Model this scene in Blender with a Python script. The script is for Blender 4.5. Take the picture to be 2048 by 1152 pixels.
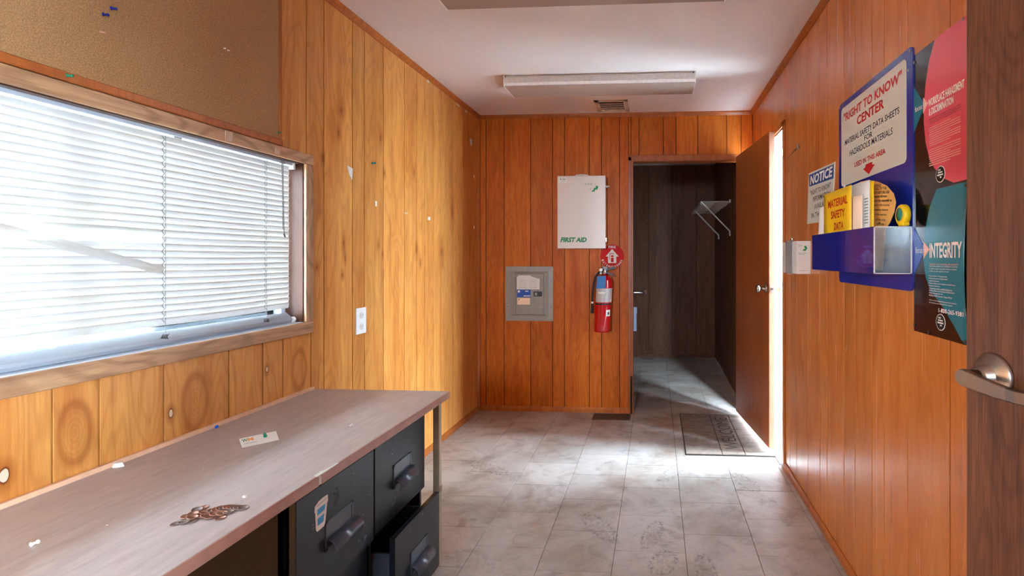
import bpy, math, random
from mathutils import Vector, Matrix
random.seed(7)
for o in list(bpy.data.objects): bpy.data.objects.remove(o)
scene = bpy.context.scene
COL = scene.collection
R = math.radians

# ------------------------------------------------------------------ camera
cd = bpy.data.cameras.new('camera'); cam = bpy.data.objects.new('camera', cd); COL.objects.link(cam)
cam.location = (0, 0, 1.26); cam.rotation_euler = (R(90), 0, R(3.536))
cd.sensor_width = 36; cd.lens = 17.93; cd.shift_x = -0.11035; cd.shift_y = -0.0293; cd.clip_start = 0.02
scene.camera = cam

# ------------------------------------------------------------------ world, light, exposure
scene.view_settings.view_transform = 'Standard'; scene.view_settings.look = 'None'
scene.view_settings.gamma = 1.0; scene.view_settings.use_curve_mapping = False
scene.view_settings.exposure = 2.22
w = bpy.data.worlds.new('world'); scene.world = w; w.use_nodes = True
bg = w.node_tree.nodes['Background']
bg.inputs['Color'].default_value = (0.66, 0.86, 1.06, 1); bg.inputs['Strength'].default_value = 32.0
scene.cycles.use_denoising = True
scene.cycles.max_bounces = 10; scene.cycles.diffuse_bounces = 6; scene.cycles.glossy_bounces = 4
scene.cycles.transmission_bounces = 6; scene.cycles.transparent_max_bounces = 8
scene.cycles.sample_clamp_indirect = 8.0; scene.cycles.caustics_reflective = False; scene.cycles.caustics_refractive = False

def portal(name, loc, rot, sx, sy):
    l = bpy.data.lights.new(name, 'AREA'); l.shape = 'RECTANGLE'; l.size = sx; l.size_y = sy
    l.cycles.is_portal = True
    o = bpy.data.objects.new(name, l); COL.objects.link(o); o.location = loc; o.rotation_euler = rot
# portals only tell the sampler where the sky enters (they give off no light)
portal('doorway_sky_portal', (0.90, 3.585, 1.03), (0, R(90), 0), 2.06, 0.90)
portal('window_sky_portal', (-1.60, 1.25, 1.32), (0, R(-90), 0), 0.68, 1.62)
portal('added_back_window_portal', (-0.80, -2.32, 1.60), (R(90), 0, 0), 0.60, 0.60)  # sky through the added window in the back wall
portal('added_rear_window_portal', (0.90, -0.85, 1.30), (0, R(90), 0), 1.30, 1.30)  # sky through the added window in the right wall

# ------------------------------------------------------------------ materials
def lin(c):
    c = c / 255.0
    return c / 12.92 if c <= 0.04045 else ((c + 0.055) / 1.055) ** 2.4
def rgb(r, g, b): return (lin(r), lin(g), lin(b), 1)

def mat(name, col, rough=0.5, metal=0.0, spec=0.5, noise=0.0, nscale=40, bump=0.0, coat=0.0):
    m = bpy.data.materials.new(name); m.use_nodes = True
    nt = m.node_tree; b = nt.nodes['Principled BSDF']
    b.inputs['Base Color'].default_value = rgb(*col); b.inputs['Roughness'].default_value = rough
    b.inputs['Metallic'].default_value = metal; b.inputs['Specular IOR Level'].default_value = spec
    b.inputs['Coat Weight'].default_value = coat
    if noise or bump:
        g = nt.nodes.new('ShaderNodeNewGeometry'); n = nt.nodes.new('ShaderNodeTexNoise')
        n.inputs['Scale'].default_value = nscale; n.inputs['Detail'].default_value = 5
        nt.links.new(g.outputs['Position'], n.inputs['Vector'])
        if noise:
            mx = nt.nodes.new('ShaderNodeMix'); mx.data_type = 'RGBA'
            c = rgb(*col)
            mx.inputs['A'].default_value = tuple(max(0, v * (1 - noise)) for v in c[:3]) + (1,)
            mx.inputs['B'].default_value = tuple(min(1, v * (1 + noise)) for v in c[:3]) + (1,)
            rp = nt.nodes.new('ShaderNodeMapRange'); rp.inputs['From Min'].default_value = 0.3; rp.inputs['From Max'].default_value = 0.7
            nt.links.new(n.outputs['Fac'], rp.inputs['Value']); nt.links.new(rp.outputs['Result'], mx.inputs['Factor'])
            nt.links.new(mx.outputs['Result'], b.inputs['Base Color'])
        if bump:
            bp = nt.nodes.new('ShaderNodeBump'); bp.inputs['Strength'].default_value = bump; bp.inputs['Distance'].default_value = 0.002
            nt.links.new(n.outputs['Fac'], bp.inputs['Height']); nt.links.new(bp.outputs['Normal'], b.inputs['Normal'])
    return m

class NT:
    """small node-graph helper"""
    def __init__(s, m): s.nt = m.node_tree; s.b = s.nt.nodes['Principled BSDF']
    def n(s, t, **k):
        x = s.nt.nodes.new(t)
        for a, v in k.items():
            if hasattr(x, a): setattr(x, a, v)
        return x
    def l(s, a, b): s.nt.links.new(a, b)
    def pos(s): return s.n('ShaderNodeNewGeometry').outputs['Position']
    def vmath(s, op, a, b=None):
        x = s.n('ShaderNodeVectorMath'); x.operation = op
        for i, v in enumerate((a, b)):
            if v is None: continue
            if hasattr(v, 'links'): s.l(v, x.inputs[i])
            else: x.inputs[i].default_value = v
        return x.outputs['Value'] if op in ('LENGTH', 'DOT_PRODUCT') else x.outputs['Vector']
    def math(s, op, a, b=None, c=None):
        x = s.n('ShaderNodeMath'); x.operation = op
        for i, v in enumerate((a, b, c)):
            if v is None: continue
            if hasattr(v, 'links'): s.l(v, x.inputs[i])
            else: x.inputs[i].default_value = v
        return x.outputs[0]
    def noise(s, vec, scale=1.0, detail=3, rough=0.5, dist=0.0):
        x = s.n('ShaderNodeTexNoise'); s.l(vec, x.inputs['Vector'])
        x.inputs['Scale'].default_value = scale; x.inputs['Detail'].default_value = detail
        x.inputs['Roughness'].default_value = rough; x.inputs['Distortion'].default_value = dist
        return x.outputs['Fac']
    def rng(s, v, a, b, c=0.0, d=1.0):
        x = s.n('ShaderNodeMapRange'); s.l(v, x.inputs['Value'])
        x.inputs['From Min'].default_value = a; x.inputs['From Max'].default_value = b
        x.inputs['To Min'].default_value = c; x.inputs['To Max'].default_value = d
        return x.outputs['Result']
    def mix(s, f, a, b, blend='MIX'):
        x = s.n('ShaderNodeMix'); x.data_type = 'RGBA'; x.blend_type = blend
        for nm, v in (('Factor', f), ('A', a), ('B', b)):
            i = x.inputs[nm]
            # colour sockets of the Mix node
            if nm != 'Factor': i = [q for q in x.inputs if q.name == nm and q.type == 'RGBA'][0]
            else: i = x.inputs[0]
            if hasattr(v, 'links'): s.l(v, i)
            else: i.default_value = v
        return [q for q in x.outputs if q.type == 'RGBA'][0]

def wood(name, dark, mid, light, rough=0.3, knots=(), ovals=(), putty=(), axis='z', fine=1.0, streak=1.0, coat=0.0, blotch=1.0, randomise=True, spec=.4, smudge=.45):
    """plywood panelling: long streaks, blotches, cathedral bands; knots at (y,z) spots"""
    m = bpy.data.materials.new(name); m.use_nodes = True; t = NT(m)
    p0 = t.pos()
    if randomise:
        oi = t.n('ShaderNodeObjectInfo'); rn = oi.outputs['Random']
        cx = t.n('ShaderNodeCombineXYZ')
        for i, k in enumerate((37.0, 53.0, 71.0)): t.l(t.math('MULTIPLY', rn, k), cx.inputs[i])
        p = t.vmath('ADD', p0, cx.outputs[0])
    else:
        p = p0; rn = None
    S = {'z': lambda a, b: (a, a, b), 'y': lambda a, b: (a, b, a), 'x': lambda a, b: (b, a, a)}[axis]
    big = t.noise(t.vmath('MULTIPLY', p, S(9, 1.3)), 1, 3, 0.55, 0.6)
    strk = t.noise(t.vmath('MULTIPLY', p, S(38, 1.6)), 1, 4, 0.6, 0.3)
    grain = t.noise(t.vmath('MULTIPLY', p, S(230, 9)), 1, 3, 0.6)
    bnd = t.noise(t.vmath('MULTIPLY', p, S(5, 0.9)), 1, 2, 0.5, 0.2)
    bands = t.math('ABSOLUTE', t.math('SINE', t.math('MULTIPLY', bnd, 60.0)))
    f = t.rng(big, 0.28, 0.72)
    c = t.mix(f, rgb(*mid), rgb(*light))
    c = t.mix(t.math('MULTIPLY', t.rng(strk, 0.50, 0.78), 0.45 * streak), c, rgb(*dark))
    c = t.mix(t.math('MULTIPLY', t.rng(bands, 0.75, 1.0), 0.22 * blotch), c, rgb(*dark))
    c = t.mix(t.math('MULTIPLY', t.rng(grain, 0.40, 0.75), 0.30 * fine), c, rgb(*dark))
    sm = t.noise(t.vmath('MULTIPLY', p, S(11, 2.0)), 1, 4, 0.6, 1.0)
    c = t.mix(t.math('MULTIPLY', t.rng(sm, 0.52, 0.72), smudge), c, rgb(*dark))
    t.b.inputs['Specular IOR Level'].default_value = spec
    def feat(y, z, a, b, wob=0.35):
        v = t.vmath('MULTIPLY', t.vmath('SUBTRACT', p0, (0, y, z)), (0, 1 / a, 1 / b))
        d = t.vmath('LENGTH', v)
        wv = t.noise(t.vmath('MULTIPLY', p0, (22, 22, 14)), 1, 3, 0.6)
        return t.math('ADD', d, t.math('MULTIPLY', t.math('SUBTRACT', wv, 0.5), wob * 2))
    kd = rgb(int(dark[0] * .72), int(dark[1] * .55), int(dark[2] * .5))
    for (y, z, a, b) in knots:
        d = feat(y, z, a, b, 0.7)
        c = t.mix(t.rng(d, 1.0, 0.25, 0.0, 0.75), c, kd)
        c = t.mix(t.rng(d, 2.6, 1.0, 0.0, 0.45), c, rgb(*dark))
    for (y, z, a, b) in ovals:
        d = feat(y, z, a, b, 0.14)
        band = t.math('SUBTRACT', 1.0, t.math('MINIMUM', 1.0, t.math('MULTIPLY', t.math('ABSOLUTE', t.math('SUBTRACT', d, 1.0)), 3.2)))
        c = t.mix(t.math('MULTIPLY', band, 0.6), c, rgb(*dark))
        inner = t.math('ABSOLUTE', t.math('SINE', t.math('MULTIPLY', d, 16.0)))
        c = t.mix(t.math('MULTIPLY', t.math('MULTIPLY', inner, t.rng(d, 1.3, 0.9)), 0.22), c, rgb(*dark))
    for (y, z, a, b) in putty:
        d = feat(y, z, a, b, 0.5)
        c = t.mix(t.rng(d, 3.2, 1.4, 0.0, 0.65), c, rgb(*dark))
        c = t.mix(t.rng(d, 1.35, 1.1, 0.0, 0.9), c, kd)
        c = t.mix(t.rng(d, 1.0, 0.9, 0.0, 0.95), c, rgb(226, 204, 172))
    if rn is not None:
        hv = t.n('ShaderNodeHueSaturation'); t.l(c, hv.inputs['Color'])
        t.l(t.rng(rn, 0, 1, 0.87, 1.06), hv.inputs['Value']); c = hv.outputs['Color']
    t.l(c, t.b.inputs['Base Color'])
    t.b.inputs['Roughness'].default_value = rough
    t.l(t.rng(strk, 0.3, 0.7, rough - 0.01, rough + 0.03), t.b.inputs['Roughness'])
    t.b.inputs['Coat Weight'].default_value = coat; t.b.inputs['Coat Roughness'].default_value = 0.2
    bp = t.n('ShaderNodeBump'); bp.inputs['Strength'].default_value = 0.07; bp.inputs['Distance'].default_value = 0.001
    t.l(grain, bp.inputs['Height']); t.l(bp.outputs['Normal'], t.b.inputs['Normal'])
    return m

PD, PM, PL = (156, 80, 26), (210, 130, 58), (230, 162, 86)
M = {}
M['panel_left'] = wood('birch_panel_left', PD, (210, 132, 60), (232, 166, 88), 0.36, spec=.25,
    knots=[(2.32, 1.33, .010, .030), (2.33, 1.26, .008, .018), (2.31, 1.18, .009, .016), (2.62, 1.33, .008, .026), (2.66, 1.28, .007, .020),
           (3.05, 1.31, .012, .030), (3.10, 1.23, .010, .026), (2.13, 1.22, .012, .020), (2.30, 1.95, .016, .030), (2.28, 1.84, .014, .026),
           (2.64, 1.90, .016, .040), (2.68, 1.72, .010, .022), (3.02, 1.78, .014, .030), (2.17, 1.70, .008, .020), (3.42, 1.30, .020, .060), (3.60, 1.60, .02, .08)],
    ovals=[(1.205, .815, .036, .075), (1.545, .800, .042, .085), (2.02, .80, .040, .080)],
    putty=[(1.065, .768, .009, .016), (1.462, .788, .0065, .013), (1.845, .838, .0055, .011)])
M['panel_far'] = wood('birch_panel_far', (136, 56, 10), (196, 96, 24), (212, 120, 38), 0.42, spec=.18)
M['panel_right'] = wood('birch_panel_right', (150, 74, 28), (194, 110, 48), (210, 130, 64), 0.25, streak=.3, fine=.35, blotch=.5, smudge=.35)
M['panel_dark'] = wood('dark_panel_rear_room', (70, 42, 28), (108, 68, 48), (126, 84, 62), 0.5, spec=.12)  # rear-room boards in a darker brown than the front panelling
M['trim'] = wood('stained_trim', (124, 58, 18), (168, 88, 32), (188, 108, 46), 0.36)
M['oak'] = wood('oak_casing', (124, 84, 56), (186, 140, 98), (210, 168, 124), 0.45, axis='y', blotch=2.0, streak=1.5, fine=1.3, randomise=False)
M['oak_v'] = wood('oak_casing_upright', (124, 84, 56), (186, 140, 98), (210, 168, 124), 0.45, blotch=2.0, streak=1.5, fine=1.3)
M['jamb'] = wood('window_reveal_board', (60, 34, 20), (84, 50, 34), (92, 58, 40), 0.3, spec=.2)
M['leaf'] = wood('mahogany_door_leaf', (126, 62, 26), (158, 86, 40), (170, 96, 48), 0.33, fine=1.6, streak=.5, blotch=.5)
M['leaf_edge'] = wood('door_leaf_edge', (96, 58, 36), (130, 84, 56), (142, 94, 66), 0.5)
M['oakdoor'] = wood('dark_oak_door', (54, 30, 20), (108, 66, 44), (122, 78, 54), 0.5, spec=.25, fine=2.3, streak=1.1, blotch=1.2)
M['groove'] = mat('panel_groove', (34, 16, 8), 0.9)
M['white'] = mat('white_enamel', (222, 214, 206), 0.35)
M['whitepl'] = mat('white_plastic', (236, 234, 228), 0.4)
M['paper'] = mat('white_paper', (240, 238, 232), 0.8)
M['scrap'] = mat('torn_paper', (228, 226, 222), 0.8)
M['tape'] = mat('old_tape', (206, 176, 146), 0.35)
M['grey'] = mat('grey_enamel', (150, 148, 142), 0.38, noise=.08, nscale=30)
M['greydoor'] = mat('grey_panel_door', (146, 143, 136), 0.4, noise=.08, nscale=30)
M['blackpl'] = mat('black_plastic', (22, 22, 22), 0.4)
M['alu'] = mat('aluminium_frame', (196, 204, 214), 0.4, 0.3)
M['alu_white'] = mat('white_window_sill', (206, 212, 220), 0.45)
M['chrome'] = mat('polished_chrome', (220, 220, 222), 0.15, 1.0)
M['nickel'] = mat('satin_nickel', (168, 156, 146), 0.3, 1.0)
M['nickel2'] = mat('satin_nickel_dark', (110, 98, 90), 0.3, 1.0)
M['brass'] = mat('dull_steel_tube', (172, 160, 134), 0.35, 0.25, noise=.1, nscale=14)
M['blue'] = mat('blue_acrylic', (22, 34, 132), 0.08, coat=.6)
M['bluesign'] = mat('blue_plastic_sign', (26, 42, 140), 0.16, coat=.3)
M['signwhite'] = mat('sign_face', (214, 212, 198), 0.3)
M['red'] = mat('sign_red', (196, 16, 26), 0.4)
M['navy'] = mat('sign_navy', (28, 34, 62), 0.5)
M['black'] = mat('ink_black', (18, 16, 16), 0.5)
M['noticeblue'] = mat('notice_blue', (24, 74, 148), 0.35)
M['green'] = mat('logo_green', (18, 140, 70), 0.5)
M['greygreen'] = mat('logo_grey_green', (120, 150, 128), 0.5)
M['redtank'] = mat('red_enamel_tank', (190, 14, 24), 0.22, coat=.5)
M['firered'] = mat('fire_sign_red', (196, 20, 14), 0.5, spec=.15)
M['label'] = mat('silver_label', (186, 184, 184), 0.4, noise=.12, nscale=120)
M['bluetag'] = mat('blue_tag', (34, 110, 178), 0.5)
M['rubber'] = mat('black_rubber', (20, 18, 18), 0.5)
M['yellow'] = mat('yellow_cover', (242, 196, 20), 0.4)
M['tan'] = mat('tan_sheet', (236, 176, 96), 0.6)
M['posterblack'] = mat('poster_black', (20, 18, 18), 0.16, coat=.4)
M['pink'] = mat('poster_pink', (226, 88, 104), 0.25, coat=.3)
M['teal'] = mat('poster_teal', (12, 118, 136), 0.25, coat=.3)
M['focusblue'] = mat('poster_blue', (58, 92, 172), 0.25)
M['peach'] = mat('poster_peach', (240, 170, 150), 0.3)
M['cream'] = mat('cream_card', (250, 222, 190), 0.6)
M['cardblue'] = mat('card_blue', (20, 84, 180), 0.5)
M['carton'] = mat('sticker_blue', (60, 160, 214), 0.5)
M['copper'] = mat('worn_copper', (164, 118, 98), 0.35, 0.75, noise=.2, nscale=300)
M['copper_dull'] = mat('tarnished_copper', (128, 110, 100), 0.42, 0.5, noise=.2, nscale=300)
M['pinblue'] = mat('pin_blue', (28, 84, 190), 0.25)
M['pindark'] = mat('pin_dark_blue', (20, 40, 140), 0.25)
M['pingreen'] = mat('pin_green', (10, 130, 96), 0.25)
M['pintan'] = mat('pin_tan', (196, 140, 110), 0.3)
M['pinteal'] = mat('pin_teal', (30, 130, 140), 0.3)
M['steel'] = mat('pin_steel', (190, 190, 190), 0.25, 1.0)
M['wire'] = mat('white_coated_wire', (212, 206, 196), 0.4)
M['tissue'] = mat('toilet_paper', (196, 200, 222), 0.9)
M['outside'] = mat('concrete_landing', (184, 184, 182), 0.85, noise=.1, nscale=8)
M['extleaf'] = mat('white_steel_door', (205, 205, 202), 0.5)
M['rail'] = mat('blind_bottom_rail', (158, 164, 170), 0.4)
M['cord'] = mat('blind_cord', (84, 80, 74), 0.7)
M['darkcord'] = mat('dark_cord', (66, 60, 54), 0.7)
M['dust'] = mat('plaster_dust', (214, 212, 196), 0.9)

# filing cabinet enamel with specks and scratches
def cabinet_mat(name, base, speck, rough):
    m = bpy.data.materials.new(name); m.use_nodes = True; t = NT(m); p = t.pos()
    n = t.noise(p, 260, 2, 0.5); n2 = t.noise(p, 9, 3, 0.6); n3 = t.noise(p, 70, 2, 0.5)
    c = t.mix(t.rng(n2, 0.35, 0.7), rgb(*base), tuple(lin(v * 1.5) for v in base) + (1,))
    c = t.mix(t.math('MULTIPLY', t.rng(n3, 0.72, 0.76), 0.7), c, rgb(*speck))
    c = t.mix(t.math('MULTIPLY', t.rng(n, 0.76, 0.80), 0.5), c, rgb(*speck))
    t.l(c, t.b.inputs['Base Color']); t.l(t.rng(n2, 0.3, 0.7, rough, rough + .12), t.b.inputs['Roughness'])
    return m
M['cab'] = cabinet_mat('black_cabinet_enamel', (15, 17, 22), (150, 162, 174), 0.26)
M['cabside'] = cabinet_mat('brown_cabinet_side', (38, 24, 14), (150, 120, 90), 0.6)
M['handle'] = mat('dark_pull', (64, 74, 86), 0.28, 0.0, coat=.4)

def ceiling_mat():
    m = bpy.data.materials.new('textured_ceiling'); m.use_nodes = True; t = NT(m); p = t.pos()
    n = t.noise(p, 150, 4, 0.7); n2 = t.noise(p, 1.2, 3, 0.5)
    c = t.mix(t.rng(n2, 0.3, 0.7), rgb(224, 214, 208), rgb(232, 224, 218))
    c = t.mix(t.rng(n, 0.35, 0.65, 0.0, 0.35), c, rgb(204, 192, 184))
    t.l(c, t.b.inputs['Base Color']); t.b.inputs['Roughness'].default_value = 0.85
    bp = t.n('ShaderNodeBump'); bp.inputs['Strength'].default_value = 0.5; bp.inputs['Distance'].default_value = 0.003
    t.l(n, bp.inputs['Height']); t.l(bp.outputs['Normal'], t.b.inputs['Normal'])
    return m
M['ceiling'] = ceiling_mat()

def tile_mat():
    m = bpy.data.materials.new('dirty_vinyl_tile'); m.use_nodes = True; t = NT(m); p0 = t.pos()
    oi = t.n('ShaderNodeObjectInfo'); rn = oi.outputs['Random']
    p = p0
    mar = t.noise(t.vmath('MULTIPLY', p, (26, 60, 1)), 1, 5, 0.65, 0.8)
    cloud = t.noise(p, 2.4, 4, 0.62, 0.5); cl2 = t.noise(t.vmath('ADD', p, (7.3, 2.1, 0)), 7, 5, 0.65, 0.6)
    fine = t.noise(p, 180, 3, 0.7)
    c = t.mix(t.rng(mar, 0.3, 0.7), rgb(192, 185, 177), rgb(180, 171, 162))
    c = t.mix(t.math('MULTIPLY', t.rng(cloud, 0.42, 0.68), 0.72), c, rgb(132, 110, 90))
    c = t.mix(t.math('MULTIPLY', t.rng(cl2, 0.52, 0.74), 0.55), c, rgb(120, 100, 84))
    c = t.mix(t.math('MULTIPLY', t.rng(fine, 0.5, 0.8), 0.35), c, rgb(110, 96, 86))
    # grey-brown smears along thin wandering lines
    ln = t.noise(p, 3.1, 4, 0.6, 1.4)
    lines = t.math('SUBTRACT', 1.0, t.math('MINIMUM', 1.0, t.math('MULTIPLY', t.math('ABSOLUTE', t.math('SUBTRACT', ln, 0.56)), 90.0)))
    c = t.mix(t.math('MULTIPLY', t.math('MULTIPLY', lines, t.rng(cl2, 0.52, 0.62)), 0.38), c, rgb(92, 76, 62))
    # boot prints: long ovals broken up by tread
    tread = t.noise(t.vmath('MULTIPLY', p, (70, 45, 1)), 1, 2, 0.6)
    for (x, y, a, b, an) in ((-.27, 2.38, .055, .16, 35), (.03, 2.12, .06, .10, -20), (.20, 2.05, .045, .15, 5), (.09, 3.0, .05, .16, -30), (-.02, 2.33, .045, .13, -15), (.5, 2.9, .05, .14, 20), (-1.0, 3.0, .05, .2, 60)):
        mp = t.n('ShaderNodeMapping'); mp.vector_type = 'TEXTURE'; t.l(p0, mp.inputs['Vector'])
        mp.inputs['Location'].default_value = (x, y, 0); mp.inputs['Rotation'].default_value = (0, 0, R(an)); mp.inputs['Scale'].default_value = (a, b, 1e3)
        d = t.vmath('LENGTH', mp.outputs['Vector'])
        ring = t.math('SUBTRACT', 1.0, t.math('MINIMUM', 1.0, t.math('MULTIPLY', t.math('ABSOLUTE', t.math('SUBTRACT', d, .85)), 4.0)))
        a1 = t.math('MULTIPLY', t.math('ADD', t.math('MULTIPLY', ring, .8), t.math('MULTIPLY', t.rng(d, 1.0, .85), .5)), t.rng(tread, .44, .60))
        c = t.mix(t.math('MULTIPLY', a1, .45), c, rgb(84, 72, 62))
    hv = t.n('ShaderNodeHueSaturation'); t.l(c, hv.inputs['Color']); t.l(t.rng(rn, 0, 1, 0.92, 1.05), hv.inputs['Value'])
    t.l(hv.outputs['Color'], t.b.inputs['Base Color'])
    t.l(t.rng(cl2, 0.3, 0.7, 0.42, 0.62), t.b.inputs['Roughness'])
    bp = t.n('ShaderNodeBump'); bp.inputs['Strength'].default_value = 0.15; bp.inputs['Distance'].default_value = 0.001
    t.l(fine, bp.inputs['Height']); t.l(bp.outputs['Normal'], t.b.inputs['Normal'])
    return m
M['tile'] = tile_mat()
M['subfloor'] = mat('dirty_joint', (66, 54, 44), 0.9)

def desk_mat():
    m = bpy.data.materials.new('worn_wood_laminate'); m.use_nodes = True; t = NT(m); p = t.pos()
    g = t.noise(t.vmath('MULTIPLY', p, (60, 10, 1)), 1, 4, 0.6); b = t.noise(t.vmath('MULTIPLY', p, (6, 2, 1)), 1, 4, 0.6, .5)
    sc = t.noise(t.vmath('MULTIPLY', p, (40, 14, 1)), 1, 3, 0.7, 2.0); dirt = t.noise(p, 60, 2, 0.5)
    c = t.mix(t.rng(g, 0.3, 0.7), rgb(160, 144, 137), rgb(180, 166, 159))
    c = t.mix(t.math('MULTIPLY', t.rng(b, 0.42, 0.7), 0.4), c, rgb(176, 162, 152))
    c = t.mix(t.math('MULTIPLY', t.rng(sc, 0.68, 0.76), 0.5), c, rgb(196, 182, 172))
    c = t.mix(t.math('MULTIPLY', t.rng(dirt, 0.76, 0.80), 0.7), c, rgb(60, 44, 38))
    t.l(c, t.b.inputs['Base Color']); t.l(t.rng(b, .3, .7, .33, .5), t.b.inputs['Roughness'])
    return m
M['desk'] = desk_mat()
M['deskedge'] = mat('laminate_edge_band', (176, 128, 108), 0.4, noise=.12, nscale=25)
M['deskstrip'] = mat('pale_edge_strip', (224, 176, 140), 0.45, noise=.08, nscale=30)

def cork_mat():
    m = bpy.data.materials.new('cork'); m.use_nodes = True; t = NT(m); p = t.pos()
    n = t.noise(p, 300, 4, 0.75); n2 = t.noise(p, 520, 2, 0.6); n3 = t.noise(p, 1.8, 3, .5)
    c = t.mix(t.rng(n, 0.38, 0.62), rgb(134, 94, 52), rgb(190, 144, 92))
    c = t.mix(t.math('MULTIPLY', t.rng(n2, 0.6, 0.75), 0.5), c, rgb(104, 68, 38))
    c = t.mix(t.rng(n3, .3, .7, 0, .25), c, rgb(178, 140, 104))
    t.l(c, t.b.inputs['Base Color']); t.b.inputs['Roughness'].default_value = 0.95
    bp = t.n('ShaderNodeBump'); bp.inputs['Strength'].default_value = 0.5; bp.inputs['Distance'].default_value = 0.002
    t.l(n, bp.inputs['Height']); t.l(bp.outputs['Normal'], t.b.inputs['Normal'])
    return m
M['cork'] = cork_mat()

def slat_mat():
    m = bpy.data.materials.new('yellowed_blind_slat'); m.use_nodes = True; t = NT(m); p = t.pos()
    n = t.noise(t.vmath('MULTIPLY', p, (1, 5, 40)), 1, 3, .6)
    c = t.mix(t.rng(n, .35, .7), rgb(192, 190, 184), rgb(186, 179, 163))
    t.l(c, t.b.inputs['Base Color']); t.b.inputs['Roughness'].default_value = .45
    tr = t.n('ShaderNodeBsdfTranslucent'); tr.inputs['Color'].default_value = (.92, .92, .88, 1)
    ms = t.n('ShaderNodeMixShader'); ms.inputs[0].default_value = .013
    out = t.nt.nodes['Material Output']
    t.l(t.b.outputs[0], ms.inputs[1]); t.l(tr.outputs[0], ms.inputs[2]); t.l(ms.outputs[0], out.inputs[0])
    return m
M['slat'] = slat_mat()

def clear_mat(name, tint=(1, 1, 1), gloss=.12, rough=.03, fog=0.0):
    m = bpy.data.materials.new(name); m.use_nodes = True; t = NT(m); out = t.nt.nodes['Material Output']
    tp = t.n('ShaderNodeBsdfTransparent'); tp.inputs[0].default_value = tint + (1,)
    gl = t.n('ShaderNodeBsdfGlossy'); gl.inputs['Roughness'].default_value = rough
    ms = t.n('ShaderNodeMixShader'); fr = t.n('ShaderNodeFresnel'); fr.inputs[0].default_value = 1.45
    t.l(t.math('ADD', fr.outputs[0], gloss * .3), ms.inputs[0]); t.l(tp.outputs[0], ms.inputs[1]); t.l(gl.outputs[0], ms.inputs[2])
    last = ms
    if fog:
        m2 = t.n('ShaderNodeMixShader'); df = t.n('ShaderNodeBsdfDiffuse'); df.inputs[0].default_value = (.75, .78, .8, 1)
        n = t.noise(t.pos(), 26, 4, .7); t.l(t.rng(n, .35, .7, fog * .5, fog * 1.5), m2.inputs[0])
        t.l(ms.outputs[0], m2.inputs[1]); t.l(df.outputs[0], m2.inputs[2]); last = m2
    t.l(last.outputs[0], out.inputs[0])
    return m
M['glass'] = clear_mat('window_glass')
M['clear'] = clear_mat('scuffed_clear_acrylic', (.92, .95, .97), .2, .12, .16)
M['lens'] = mat('prismatic_diffuser', (168, 150, 136), 0.22)
M['lens_side'] = mat('prismatic_diffuser_side', (226, 220, 214), 0.12, noise=.1, nscale=60)

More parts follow.
